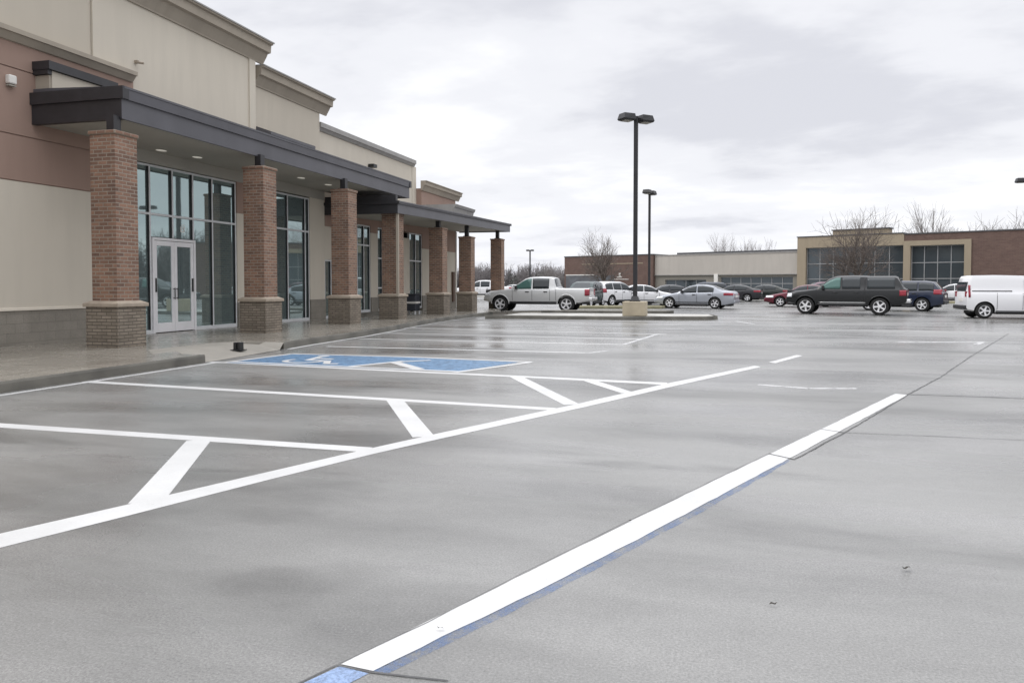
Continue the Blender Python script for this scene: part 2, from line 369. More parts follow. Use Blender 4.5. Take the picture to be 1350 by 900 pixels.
# wheelchair symbol
sy = MB(); cx, cy, rr = -7.62, 13.02, .42
for i in range(20):
    t0, t1 = R(150+i*11.5), R(150+(i+1)*11.5)
    sy.sheet([(cx+rr*math.cos(t0), cy+rr*math.sin(t0)), (cx+rr*math.cos(t1), cy+rr*math.sin(t1)), (cx+(rr-.12)*math.cos(t1), cy+(rr-.12)*math.sin(t1)), (cx+(rr-.12)*math.cos(t0), cy+(rr-.12)*math.sin(t0))], .0042)
for a, b in (((-7.72, 13.78), (-7.62, 13.1)), ((-7.62, 13.15), (-7.15, 13.1)), ((-7.2, 13.15), (-6.95, 12.62)), ((-6.98, 12.62), (-6.74, 12.68)), ((-7.66, 13.5), (-7.25, 13.44))):
    sy.sheet(strip(a, b, .13), .0043+random.Random(a[0]+a[1]).random()*.0005)
sy.sheet([(-7.74+.12*math.cos(R(k*30)), 13.95+.12*math.sin(R(k*30))) for k in range(12)], .0042)
tag(sy.build('wheelchair_symbol', WHITE), 'white wheelchair symbol painted in the blue bay', kind='structure')
# the big line on the right, painted over an old blue one
BL = [(-1.385, 2.615), (-.94, 3.68), (-.49, 4.76), (.44, 6.93), (2.25, 11.13)]; BRt = [(-1.25, 2.60), (-.80, 3.55), (-.33, 4.62), (.565, 6.74), (2.38, 11.05)]
rnd = random.Random(4)
def fine_edges(A, B, step=.12, j=.006):
    def samp(P):
        L = [0]
        for a, b in zip(P[:-1], P[1:]): L.append(L[-1]+math.dist(a, b))
        n = int(L[-1]/step); o = []
        for i in range(n+1):
            d = L[-1]*i/n
            k = max(q for q in range(len(P)-1) if L[q] <= d+1e-9); t = (d-L[k])/(L[k+1]-L[k])
            o.append([P[k][0]+(P[k+1][0]-P[k][0])*t, P[k][1]+(P[k+1][1]-P[k][1])*t])
        return o
    a, b = samp(A), samp(B); n = min(len(a), len(b)); m = MB()
    if len(a) != len(b):
        n = min(len(a), len(b)); a = [a[round(i*(len(a)-1)/(n-1))] for i in range(n)]; b = [b[round(i*(len(b)-1)/(n-1))] for i in range(n)]
    for q in a+b: q[0] += rnd.uniform(-j, j)
    v = [(x, y, 0) for x, y in a]+[(x, y, 0) for x, y in b]
    return m, v, n
def ribbon(name, A, B, mat, z, j=.004, step=.12, label=None):
    z = lz(z); m, v, n = fine_edges(A, B, step, j); m.add([(x, y, z) for x, y, _ in v], [(i, i+1, n+i+1, n+i) for i in range(n-1)])
    o = m.build(name, mat); 
    return tag(o, label, kind='structure')
ribbon('painted_line', BL, BRt, WHITE, .009, label='broad white line crossing the lot diagonally')
ribbon('painted_line', [(-1.27, 2.60), (-.83, 3.52), (-.37, 4.55), (.10, 5.65), (.55, 6.7)], [(-1.19, 2.60), (-.77, 3.47), (-.315, 4.50), (.145, 5.60), (.575, 6.68)], OLDBLUE, .005, .008, .16, 'old faded blue line showing beside the broad white one')
line('painted_line', [(-1.385, 2.60), (-1.62, 2.10), (-1.49, 2.05), (-1.255, 2.58)], PALEBLUE, .007, 'pale blue start of the broad line')
def crack(pts, wd=.012, z=.013, j=.01, seg=.15):
    m = MB(); out_ = []; z = lz(z)+.0005
    for a, b in zip(pts[:-1], pts[1:]):
        n = max(1, int(math.dist(a, b)/seg))
        for i in range(n): out_.append((a[0]+(b[0]-a[0])*i/n+rnd.uniform(-j, j), a[1]+(b[1]-a[1])*i/n+rnd.uniform(-j, j)))
    out_.append(pts[-1]); q = off(out_, wd); n = len(out_)
    q = [(p[0]+(r_[0]-p[0])*rnd.uniform(.5, 1.2), p[1]+(r_[1]-p[1])*rnd.uniform(.5, 1.2)) for p, r_ in zip(out_, q)]
    m.add([(x, y, z) for x, y in out_]+[(x, y, z) for x, y in q], [(i, i+1, n+i+1, n+i) for i in range(n-1)])
    return tag(m.build('pavement_joint', JOINT), kind='structure')
crack([(-1.75, 1.80), (-1.40, 2.595)], .010, j=.002); crack([(-1.40, 2.595), (-1.20, 3.04), (-.95, 3.68), (-.50, 4.76), (.43, 6.93)], .004, j=.002)
crack([(-1.40, 2.60), (-1.25, 2.585), (-.95, 2.60)], .009, j=.002); crack([(.40, 6.87), (.60, 6.70)], .022, j=.003); crack([(.98, 8.19), (1.17, 8.06)], .022, j=.003)
crack([(.62, 6.74), (1.19, 8.06), (2.39, 11.05)], .014, j=.005)
crack([(2.39, 11.06), (3.31, 13.23), (4.88, 17.3), (8.2, 25.6)], .022, j=.005); crack([(2.39, 11.09), (3.3, 11.1), (9, 10.9)], .036, j=.004); crack([(1.19, 8.07), (6, 8.2)], .011, j=.003); pass
# debris specks: small leaves lying on the lot
LEAF = plain('dead_leaf', (.035, .03, .025), .8)
leaf0 = None
for i, (x, y, sz, lb) in enumerate(((-4.22, 8.14, .035, 'small dark leaf lying in the second stall'), (.92, 4.23, .032, 'dark curled leaf on bare concrete right of the broad line'), (.24, 3.6, .02, 'tiny brown leaf on the concrete nearest the camera'), (-1.12, 2.98, .016, 'tiny leaf lying on the broad white line'), (-.52, 4.66, .014, 'tiny crumb on the far half of the broad white line'))):
    m = MB(); a = rnd.uniform(0, 6)
    P_ = [(x+sz*kx*math.cos(a)-sz*ky*math.sin(a), y+sz*kx*math.sin(a)+sz*ky*math.cos(a), .012+zz*sz) for kx, ky, zz in ((-1, 0, .1), (-.3, .35, .5), (.5, .25, .2), (1, 0, .6), (.4, -.3, .1), (-.4, -.25, .3))]
    m.add(P_, [(0, 1, 5), (1, 2, 4, 5), (2, 3, 4)]); tag(m.build('leaf', LEAF), lb, 'leaf', 'dead leaves on the lot')
# planting islands
def island(name, pts, label, top=ISL):
    m = MB(); m.poly(pts, -.05, .15); o = m.build(name, top, bevel=.03); return tag(o, label, kind='structure')
isl = island('concrete_island', [(-8.9, 31.35), (-3.9, 31.48), (-.6, 32.4), (-.25, 33.1), (-.5, 34.5), (-1.3, 34.8), (-8.9, 34.2)], 'long concrete island under the near lamp post')
kerb_seg([(-9.6, 31.0), (-8.9, 31.22), (-3.9, 31.35), (-.6, 32.25), (-.1, 33.1), (-.4, 34.65)], 'dark wet kerb of the long concrete island')
island('grass_island', [(-8.3, 45.2), (-3.4, 46.4), (-3.2, 48.4), (-8.5, 47.2)], 'small grassy island behind the near lamp post', GRASS)
island('grass_verge', [(-30, 86), (-14, 80), (8.0, 73.8), (8, 76.5), (-14, 84), (-30, 90)], 'verge in front of the far shops', ISL)
island('grass_verge', [(15, 66), (22, 63.4), (22, 64.8), (15, 67.6)], 'dry grass strip beyond the white van', GRASS)

# ------------------------------------------------------------------ near retail building
WX = -14.45
B = empty('retail_building', (0, 0, 0))
tag(B, 'near beige and salmon store building with a brick column canopy', 'building')
def part(name, mat, parent, boxes, bevel=0):
    m = MB()
    for b in boxes: m.box(*b)
    return m.build(name, mat, parent, bevel)
BK = -34
part('block_base', BASEW, B, [(BK, WX+.03, 2, 16.12, -.05, .90)])
MB().prism([(WX-.02, .895), (WX+.06, .895), (WX+.045, .94), (WX-.02, .97)], 2, 16.12).build('base_cap', BEIGE, B)
part('lower_wall', BEIGE, B, [(BK, WX, 2, 16.13, .9, 3.64)])
part('salmon_wall', PINK, B, [(BK, WX+.012, 2, 16.46, 3.66, 4.605), (BK, WX+.012, 2, 16.46, 4.63, 6.0), (BK, WX+.012, 2, 16.46, 6.025, 6.62), 
      (BK, WX+.012, 20.75, 22.0, 3.66, 4.618), (BK, WX-.02, 2, 16.44, 3.6, 6.6)])
part('entry_wall', SOFFIT, B, [(BK, WX+.010, 16.462, 26.2, 4.62, 5.32)])
part('entry_wall', BEIGE, B, [(BK, WX, 20.75, 22.0, .9, 3.655), (BK, WX, 25.12, 26.2, .9, 4.618)])
part('block_base', BASEW, B, [(BK, WX+.03, 20.75, 22.0, -.05, .90), (BK, WX+.03, 25.12, 26.2, -.05, .90)])
def cornice_prof(z0, z1, d, x=WX):
    h = z1-z0
    return [(x-.02, z0), (x+.04, z0), (x+.05, z0+.06*h), (x+d*.45, z0+.42*h), (x+d*.5, z0+.50*h), (x+d*.78, z0+.54*h), (x+d*.82, z0+.90*h), (x+d, z0+.93*h), (x+d, z1), (x-.02, z1)]
MB().prism([(WX-.02, 6.54), (WX+.06, 6.56), (WX+.17, 6.70), (WX+.21, 6.70), (WX+.21, 6.80), (WX-.02, 6.82)], 2, 16.40).build('cornice', CORN, B)
# tower above
part('tower_wall', BEIGE, B, [(BK, WX-.01, 15.2, 16.465, 6.6, 8.62), (BK, WX-.01, 16.466, 21.75, 5.3, 8.62)])
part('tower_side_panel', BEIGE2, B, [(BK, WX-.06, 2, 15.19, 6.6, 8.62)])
MB().prism([(WX-.02, 5.4), (WX+.035, 5.4), (WX+.035, 8.61), (WX-.02, 8.61)], 21.45, 21.77).build('pilaster', BEIGE, B)
MB().prism(cornice_prof(8.58, 9.22, .42), 2, 22.2).build('cornice', CORN, B)
part('roof_coping', COPING, B, [(BK, WX+.45, 2, 22.24, 9.22, 9.26)])
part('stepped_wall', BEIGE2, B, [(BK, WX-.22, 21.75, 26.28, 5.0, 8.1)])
MB().prism(cornice_prof(7.90, 8.50, .40, WX-.22), 22.0, 26.75).build('cornice', CORN, B)
part('roof_coping', COPING, B, [(BK, WX+.21, 22.0, 26.79, 8.5, 8.54)])
# clerestory boxes sitting on the canopy
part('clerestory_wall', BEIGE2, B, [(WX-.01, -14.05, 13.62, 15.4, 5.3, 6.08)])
part('clerestory_end', CORN, B, [(WX-.01, -14.07, 13.56, 13.615, 5.3, 5.98)])
part('clerestory_roof', DARK2, B, [(WX-.005, -13.98, 13.48, 15.45, 6.09, 6.27), (WX-.004, -14.04, 13.5, 13.61, 5.99, 6.09)])
MB().prism([(WX-.2, 6.60), (-13.9, 6.34), (-13.9, 6.24), (WX-.2, 6.24)], 21.8, 24.6).build('clerestory_roof', DARK, B)
part('clerestory_wall', DARK2, B, [(WX-.2, -14.0, 21.85, 24.5, 5.3, 6.24)])
# glazing
def glazing(parent, u0, u1, z0, z1, muls, rails, x=WX, skip=None, depth=.10):
    f = MB(); fx0, fx1 = x-.12, x-.02; t = .052
    f.box(fx0, fx1, u0, u1, z1-t, z1); f.box(fx0, fx1, u0, u0+t, z0, z1-t); f.box(fx0, fx1, u1-t, u1, z0, z1-t)
    spans = [(u0+t, u1-t)]
    if skip: spans = [(u0+t, skip[0]), (skip[1], u1-t)]
    for a, b in spans: f.box(fx0, fx1, a, b, z0, z0+.10)
    for m_ in muls:
        zb = skip[2] if skip and skip[0]+.02 < m_ < skip[1]-.02 else z0+.10
        f.box(fx0+.003, fx1-.003, m_-t/2, m_+t/2, zb, z1-t)
    for r_ in rails: f.box(fx0+.006, fx1-.006, u0+t, u1-t, r_-.03, r_+.03)
    wf = f.build('window', ALU, parent, .004)
    dks = MB()
    for m_ in list(muls)+[u1-t/2]:
        zb = skip[2] if skip and skip[0]+.02 < m_ < skip[1]-.02 else z0+.10
        dks.box(fx0+.01, fx1-.012, m_-t/2-.032, m_-t/2-.0005, zb, z1-t-.002)  # black strip added to stand for the dark side of a deep mullion
    dks.build('mullion_dark_side', BLKM, wf)
    us = [u0+t/2]+list(muls)+[u1-t/2]; zs = [z0+.03]+list(rails)+[z1-.03]
    for a, b in zip(us[:-1], us[1:]):
        for c_, d_ in zip(zs[:-1], zs[1:]):
            lo = c_
            if skip and a > skip[0]-.05 and b < skip[1]+.05 and lo < skip[2]: lo = skip[2]
            if d_-lo < .1: continue
            p = MB().box(x-.085, x-.075, a+.01, b-.01, lo, d_).build('pane', GLASS, wf)
    part('window_return', BEIGE2, parent, [(x-.6, x-.13, u0-.02, u1+.02, z1+.001, z1+.02)])
    return wf
glazing(B, 16.14, 20.74, .15, 4.6, (17.03, 17.9, 18.74, 19.6), (3.31,), skip=(17.08, 18.80, 2.72))
glazing(B, 22.01, 25.11, .15, 4.58, (22.85, 23.68, 24.83), (3.36,))
part('dark_interior', DARK2, B, [(WX-.5, WX-.3, 16.1, 20.8, 0, 4.62), (WX-.5, WX-.3, 22, 25.12, 0, 4.62)])
df = MB(); df.box(WX-.10, WX+.0, 17.08, 17.15, .15, 2.70); df.box(WX-.10, WX, 18.73, 18.80, .15, 2.70); df.box(WX-.10, WX, 17.15, 18.73, 2.63, 2.70)
dfo = df.build('door_frame', WFRAME, B, .004)
for a, b, hs in ((17.155, 17.935, 1), (17.945, 18.725, -1)):
    d = MB(); x0, x1 = WX-.075, WX-.025
    d.box(x0, x1, a, a+.11, .17, 2.62); d.box(x0, x1, b-.11, b, .17, 2.62); d.box(x0, x1, a+.11, b-.11, 2.49, 2.62); d.box(x0, x1, a+.11, b-.11, .17, .42)
    do = d.build('door', WFRAME, B, .006)
    MB().box(WX-.055, WX-.045, a+.10, b-.10, .41, 2.5).build('pane', GLASS, do)
    hy = b-.055 if hs > 0 else a+.055
    h = MB(); h.tube((WX+.03, hy, 1.05), (WX+.03, hy, 1.36), .014); h.tube((WX-.03, hy, 1.08), (WX+.03, hy, 1.08), .011); h.tube((WX-.03, hy, 1.33), (WX+.03, hy, 1.33), .011)
    h.build('handle', BLKM, do)
    MB().box(WX-.025, WX-.005, (a+.03 if hs > 0 else b-.08), (a+.075 if hs > 0 else b-.03), 1.25, 1.62).build('lock_plate', BLKM, do)
# white decal over the right-hand door: street number strokes
dm = MB()
for (a, b, c_, d_) in ((18.26, 18.30, 2.90, 3.06), (18.30, 18.42, 2.90, 2.93), (18.39, 18.42, 2.93, 3.03), (18.33, 18.46, 3.03, 3.055), (18.30, 18.44, 3.09, 3.11), (18.33, 18.36, 2.97, 3.0)):
    dm.box(WX-.074, WX-.070, a, b, c_, d_)
dm.build('window_decal', WPL, B)
# canopy 1
CV, CU0, CU1, CZ0, CZ1 = -12.08, 13.50, 28.75, 4.91, 5.58
cn = MB().box(WX, CV-.06, CU0+.06, CU1-.06, CZ0+.03, CZ1-.02).build('canopy', SOFFIT, B)
def fascia(cn, v, u0, u1, z0, z1, dz=0, wall=WX):
    prof = [(v-.08, z0), (v-.015, z0), (v-.015, z0+.36*(z1-z0)+.17), (v+.035, z0+.36*(z1-z0)+.175), (v+.05, z1-.05), (v+.065, z1-.045), (v+.065, z1), (v-.08, z1)]
    MB().prism(prof, u0-.05, u1+.05, dz=dz).build('fascia', DARK, cn)
    for y0, y1, zz in ((u0-.05, u0+.08, 0), (u1-.08, u1+.05, dz)):
        e_ = MB(); mdl = z0+.36*(z1-z0)+.17
        s_ = -1 if y0 < u0 else 1; ya, yb = (u0-.053, u0+.08) if s_ < 0 else (u1-.08, u1+.053)
        e_.box(wall, v-.018, ya, yb, z0+zz-.002, mdl+zz); ya, yb = (u0-.10, u0+.08) if s_ < 0 else (u1-.08, u1+.10)
        e_.box(wall, v+.062, ya, yb, mdl+zz+.004, z1+zz+.002); e_.build('fascia', DARK2, cn)
fascia(cn, CV, CU0, CU1, CZ0, CZ1)
MB().prism([(CV-.05, CZ1-.01), (CV-.05, CZ1+.02), (WX+.4, CZ1+.10), (WX, CZ1+.10), (WX, CZ1-.01)], CU0, CU1).build('roof_sheet', DARK, cn)
for x, y in ((-14.1, 17.03), (-13.9, 18.2), (-13.3, 22.6), (-13.3, 24.4)):
    MB().add([(x+.11*math.cos(R(k*30)), y+.16*math.sin(R(k*30)), CZ0+.022) for k in range(12)]+[(x+.11*math.cos(R(k*30)), y+.16*math.sin(R(k*30)), CZ0+.034) for k in range(12)], [tuple(range(12)), tuple(range(23, 11, -1))]+[(i, (i+1) % 12, (i+1) % 12+12, i+12) for i in range(12)]).build('ceiling_light', LAMP, cn)
def column(parent, cx, cy, ztop, zpost, name='column', sw_=.62, bw=.80):
    h = sw_/2; b = bw/2
    c0 = MB().box(-h, h, -h, h, 1.10, ztop-.10).build(name, BRICK, parent, .006, loc=(cx, cy, 0))
    MB().box(-b, b, -b, b, .13, .99).build('pedestal', SPLIT, c0, .012)
    t = MB(); a = b+.04; q = h+.02
    v = [(-a, -a, .99), (a, -a, .99), (a, a, .99), (-a, a, .99), (-a, -a, 1.06), (a, -a, 1.06), (a, a, 1.06), (-a, a, 1.06), (-q, -q, 1.115), (q, -q, 1.115), (q, q, 1.115), (-q, q, 1.115)]
    t.add(v, [(3, 2, 1, 0)]+[(i, (i+1) % 4, (i+1) % 4+4, i+4) for i in range(4)]+[(i+4, (i+1) % 4+4, (i+1) % 4+8, i+8) for i in range(4)]+[(8, 9, 10, 11)])
    t.build('pedestal_cap', CAPST, c0, .006)
    m = MB(); rr_ = random.Random(int(cy*10)); m.box(-h-.03, h+.03, -h-.03, h+.03, ztop-.10, ztop-.02)
    m.build('cap_stone', BRICK, c0, .02)
    p = MB(); p.box(-.09, .09, -.09, .09, ztop-.02, zpost); p.box(-.14, .14, -.14, .14, ztop-.019, ztop+.02); p.tube((.05, .13, ztop), (.05, .13, zpost), .02)
    p.build('post', DARK2, c0)
    return c0
for cy, zt in ((13.37, 4.62), (18.42, 4.64), (23.25, 4.60)): column(B, -12.24 if cy < 14 else -12.1, cy, zt, 4.96)
# fixtures on the near building
wl = MB().box(WX+.0, WX+.13, 12.82, 13.01, 5.64, 5.83); o = wl.build('wall_light', WPL, B, .03); MB().box(WX+.02, WX+.11, 12.83, 13.0, 5.60, 5.62).build('lens', SOFFIT, o)
MB().box(WX-.01, WX+.08, 16.53, 16.60, 7.08, 7.15).tube((WX+.06, 16.57, 7.10), (WX+.20, 16.62, 7.08), .028).build('wall_spotlight', CAPST, B)

# ------------------------------------------------------------------ next retail building
B2 = empty('retail_building', (0, 0, 0))
tag(B2, 'far store building with lower canopy, joined beyond the salmon one', 'building')
part('parapet_wall', BEIGE, B2, [(BK, WX-.32, 26.285, 35.5, 4.6, 7.45)])
MB().prism([(WX-.33, 7.27), (WX-.27, 7.28), (WX-.20, 7.40), (WX-.16, 7.40), (WX-.16, 7.58), (WX-.33, 7.60)], 26.285, 35.7).build('cornice', COPING, B2)
part('end_pier', BEIGE, B2, [(BK, WX-.30, 35.502, 36.0, 4.6, 7.3)])
part('salmon_parapet', PINK, B2, [(BK, WX-.02, 36.0, 41.1, 4.6, 6.25)])
MB().prism(cornice_prof(6.15, 6.62, .30), 35.9, 41.5).build('cornice', CORN, B2)
part('wall', BEIGE, B2, [(BK, WX, 26.205, 28.35, 2.4, 3.655), (BK, WX, 27.3, 28.35, .9, 2.4), (BK, WX, 30.15, 30.85, .9, 3.655), (BK, WX, 36.0, 41.1, .9, 3.25), (BK, WX, 31.9, 34.4, .9, 3.655)])
part('salmon_wall', PINK, B2, [(BK, WX+.012, 26.205, 28.35, 3.66, 4.75), (BK, WX+.012, 28.352, 30.148, 3.95, 4.75), (BK, WX+.012, 30.15, 30.85, 3.66, 4.75), (BK, WX+.012, 30.852, 35.998, 3.96, 4.75), (BK, WX+.012, 36.0, 41.1, 3.26, 4.9)])
part('block_base', BASEW, B2, [(BK, WX+.03, 27.3, 28.35, -.05, .9), (BK, WX+.03, 30.15, 30.85, -.05, .9), (BK, WX+.03, 31.9, 34.4, -.05, .9), (BK, WX+.03, 36.0, 41.1, -.05, .9)])
part('dark_interior', DARK2, B2, [(WX-.5, WX-.3, 26.2, 36, 0, 4.0)])
part('back_wall', BEIGE2, B2, [(BK, WX-.8, 26.3, 41.0, 0, 4.6)])
part('base_step', KERB, B2, [(WX-.1, WX+.35, 28.3, 32, .1, .28)])
glazing(B2, 26.21, 27.29, .15, 2.39, (26.72,), ())
glazing(B2, 28.36, 30.14, .28, 3.94, (28.95, 29.55), (3.1,))
glazing(B2, 30.86, 31.89, .28, 3.94, (31.35,), (1.3, 2.6))
glazing(B2, 34.41, 35.99, .28, 3.94, (35.2,), (2.6,))
part('side_trim', WPL, B2, [(WX-.1, WX+.06, 40.98, 41.12, .15, 4.4)])
MB().box(WX+.0, WX+.12, 40.35, 40.62, .5, 2.15).build('utility_box', plain('brown_metal', (.12, .075, .055), .6), B2)
C2V, C20, C21, DZ = -11.45, 26.25, 41.75, .33
F0, F1 = 4.07, 4.52
cz = MB().prism([(WX-.02, F0+.05), (C2V-.06, F0+.05), (C2V-.06, F1-.03), (WX-.02, F1-.03)], C20+.05, C21-.06, dz=DZ); cn2 = cz.build('canopy', SOFFIT, B2)
fascia(cn2, C2V, C20, C21, F0, F1, DZ)
part('fascia', DARK2, cn2, [(WX, C2V-.10, 26.22, 26.4, 4.53, 4.74)])
MB().prism([(C2V-.05, F1-.02), (C2V-.05, F1+.02), (WX+.3, F1+.14), (WX, F1+.14), (WX, F1-.02)], C20, C21, dz=DZ).build('roof_sheet', DARK, cn2)
MB().prism([(-15, F1), (-12.75, F1), (-12.6, 5.22), (-12.55, 5.24), (-12.5, 5.38), (-15, 5.38)], 35.6, 38.7).build('roof_curb', COPING, cn2)
for (cy, zt) in ((26.95, 4.15), (31.8, 3.95), (35.75, 3.80), (41.1, 4.0)): column(B2, -12.0, cy, zt, F0+.06+DZ*(cy-C20)/(C21-C20))
dsp = MB(); dsp.box(-11.585, -11.50, 25.95, 26.05, 1.0, 4.55); dsp.build('downspout', CORN, B2, loc=(0, .35, 0))
MB().box(WX-.30, WX-.05, 30.6, 30.95, 6.52, 6.66).build('wall_light', BLKM, B2)

# small things on the walk
fb = empty('floor_bracket', (-9.72, 13.95, .075)); tag(fb, 'small black metal bracket bolted at the top of the kerb ramp', 'bracket')
MB().box(-.11, .13, -.12, .12, 0, .018).build('base_plate', BLKM, fb); 
MB().box(-.07, -.0, -.07, .07, .018, .17).box(.03, .085, -.07, .07, .018, .175).box(0, .03, .03, .07, .018, .165).build('upright', BLKM, fb, .006)
bn = empty('litter_bin', (-12.95, 31.1, .15)); tag(bn, 'dark bin with a white band between the brick columns', 'litter bin')
BIN = plain('dark_blue_plastic', (.03, .034, .045), .5)
MB().box(-.26, .26, -.26, .26, .16, .84).build('bin_body', BIN, bn, .03); MB().box(-.272, .272, -.272, .272, .48, .56).build('band', WPL, bn); MB().box(-.28, .28, -.28, .28, .84, .90).build('lid', BIN, bn, .02)
for a in (-.24, .24):
    for b in (-.24, .24): MB().box(a-.025, a+.025, b-.025, b+.025, 0, .16).build('leg', ALU, bn)

# ------------------------------------------------------------------ far shops
FB = empty('shop_building', (7.8, 85.02, 0), math.atan2(-.4415, .8973))
tag(FB, 'long low row of shops across the lot, brick at both ends', 'building')
def fpart(name, mat, boxes, parent=FB): return part(name, mat, parent, boxes)
# local x along the facade (right positive), local y back; front face y=0
fpart('brick_wall', DBRICK, [(-30.3, -17.15, -.4, 14, 0, 4.95)]); fpart('roof_trim', FDARK, [(-30.35, -17.1, -.45, 14, 4.95, 5.08)])
fpart('stone_band', FTAN, [(-27.5, -18.5, -.43, -.38, 3.95, 4.06)]); fpart('lower_panel', FGREY, [(-30, -22.6, -.5, -.38, 0, 2.6)])
fpart('panel_trim', WPL, [(-30, -25.5, -.53, -.47, 2.6, 2.72), (-25, -20.5, -.46, -.41, 2.05, 2.12)])
fpart('beige_wall', FBEIGE, [(-17.1, -.05, 0, 14, 2.55, 4.82)]); fpart('roof_trim', COPING, [(-17.1, -.05, -.06, 14, 4.82, 4.93)])
fpart('ledge', COPING, [(-17.1, -.05, -.10, 0, 2.50, 2.60)]); fpart('upper_roof_trim', FDARK, [(-14.3, -.05, .2, 13, 4.93, 5.14)])
fpart('lower_wall', FTAUPE, [(-17.1, -15.75, .1, 14, 0, 2.5), (-15.75, -10.5, .1, 14, 2.0, 2.5), (-10.5, -8.75, .1, 14, 0, 2.5), (-8.75, -.6, .1, 14, 2.28, 2.5), (-.6, -.05, .1, 14, 0, 2.5), (-8.75, -.6, .1, 14, 0, .4), (-15.75, -10.5, .1, 14, 0, .5)])
fpart('white_pier', WPL, [(-9.45, -9.0, -.12, .08, 0, 2.62)])
def fwin(x0, x1, z0, z1, nx, rails, y=.3, fm=FMET):
    f = MB(); t = .07
    f.box(x0, x1, y-.05, y+.05, z1-t, z1); f.box(x0, x1, y-.05, y+.05, z0, z0+t)
    for i in range(nx+1):
        c_ = x0+(x1-x0)*i/nx; c_ = min(max(c_, x0+t/2), x1-t/2); f.box(c_-t/2, c_+t/2, y-.047, y+.047, z0+t, z1-t)
    for r_ in rails: f.box(x0+t, x1-t, y-.04, y+.04, r_-.04, r_+.04)
    o = f.build('window', fm, FB)
    for i in range(nx):
        a, b = x0+(x1-x0)*i/nx, x0+(x1-x0)*(i+1)/nx; zs = [z0]+list(rails)+[z1]
        for c_, d_ in zip(zs[:-1], zs[1:]): MB().box(a+.02, b-.02, y, y+.01, c_+.01, d_-.01).build('pane', GLASS2, o)
    return o
fwin(-15.75, -10.5, .5, 2.0, 4, ()); fwin(-8.75, -.6, .4, 2.28, 7, (1.55,))
fpart('store_interior', DARK2, [(-16, -.5, .8, 1, 0, 2.4), (.8, 15.4, 1.2, 1.4, 0, 5.3)])
fpart('tan_front', FTAN, [(-.02, .86, -.3, 14, 0, 6.3), (.86, 10.15, -.3, 14, 5.2, 6.3), (.86, 10.15, -.3, 14, 0, .35), (10.12, 10.72, -.38, 14, 0, 5.1), (15.2, 15.75, -.38, 14, 0, 5.1), (10.12, 15.75, -.38, 14, 5.1, 5.56), (10.72, 15.2, -.38, 14, 0, .35)])
fpart('roof_trim', FDARK, [(-.08, 10.1, -.36, 14, 6.3, 6.40)]); fpart('raised_parapet', FTAN, [(3.4, 8.7, .1, 1.2, 6.3, 6.86)]); fpart('roof_trim', FDARK, [(3.3, 8.8, 0, 1.3, 6.86, 6.97)])
fpart('brick_wall', DBRICK, [(10.15, 15.75, -.25, 14, 5.56, 6.18), (15.75, 23.5, -.25, 14, 0, 6.18)]); fpart('roof_trim', FDARK, [(10.1, 23.55, -.31, 14, 6.18, 6.29)])
fwin(.87, 10.1, .35, 5.2, 7, (2.0, 3.55), .1); fwin(10.73, 15.19, .35, 5.1, 4, (2.0, 3.5), .1)
fpart('shop_sign', WPL, [(-21.9, -21.65, -.46, -.4, 2.45, 2.85), (-22.2, -21.45, -.462, -.401, 2.3, 2.44)])

# ------------------------------------------------------------------ trees
def tree(name, loc, h, seed, label, group=None, spread=.55, twigs=True, lvl=5, trunk_r=None, lean=0, thin=1.0, first=.22, tw=None):
    rd = random.Random(seed); root = empty(name, loc); T, C = MB(), MB(); r0 = (trunk_r or h*.022)
    def br(p, d, L, r, lv):
        n = 3 if lv < 3 else 2; q = p
        for i in range(n):
            nd = (d+Vector((rd.uniform(-1, 1), rd.uniform(-1, 1), rd.uniform(-.4, .6)))*(.05 if lv == 0 else .13)).normalized()
            q2 = q+nd*L/n; ra, rb = r*(1-.4*i/n), r*(1-.4*(i+1)/n)
            (T if lv <= 1 else C).tube(q, q2, ra, rb, 7 if lv == 0 else 5 if lv == 1 else 4 if lv == 2 else 3, cap=False)
            q, d = q2, nd
            if lv < lvl and ((lv == 0 and i >= 1) or (lv > 0 and i < n-1)): kids(q, d, L*(.95 if lv == 0 else .62), rb*.7, lv, 2 if lv == 0 else 1, .55, .95)
        if lv < lvl: kids(q, d, L*(1.15 if lv == 0 else .80), r*.58, lv, 5 if lv == 0 else 3 if lv < 4 else 2, .18, .62)
    def kids(q, d, L, r, lv, k, a0, a1):
        ph = rd.uniform(0, 6.28)
        for j in range(k):
            az = ph+j*6.28/k+rd.uniform(-.5, .5); u = d.orthogonal().normalized(); ax = (u*math.cos(az)+d.cross(u)*math.sin(az)).normalized()
            nd = Matrix.Rotation(rd.uniform(a0, a1)*(spread/.55), 3, ax) @ d; nd.z += .10; nd.normalize()
            br(q, nd, L*rd.uniform(.75, 1.1), max(r*rd.uniform(.8, 1.1), .0075*thin), lv+1)
    br(Vector((0, 0, 0)), Vector((lean, 0, 1)).normalized(), h*first, r0, 0)
    # scale the whole to the wanted height
    mz = max(v[2] for v in C.v+T.v); k = h/mz
    for M_ in (T, C): M_.v = [(a*k, b*k, c_*k) for a, b, c_ in M_.v]
    T.build('trunk', BARK, root, fix=False); C.build('crown', tw or TWIG, root, fix=False)
    tag(root, label, 'tree', group); return root
gt = 'bare winter trees around the far shops'
tree('bare_tree', (-12.4, 84.5, 0), 7.9, 3, 'bare spreading tree in front of the left brick shop wall', gt, .62)
tree('bare_tree', (11.6, 73.5, 0), 8.3, 11, 'bare tree in front of the tan framed shop window', gt, .66, lvl=5)
tree('bare_tree', (19.0, 106, 0), 10.6, 5, 'bare tree rising behind the raised tan parapet', gt, .62, lvl=4, first=.30, tw=TWIG2, thin=.8)
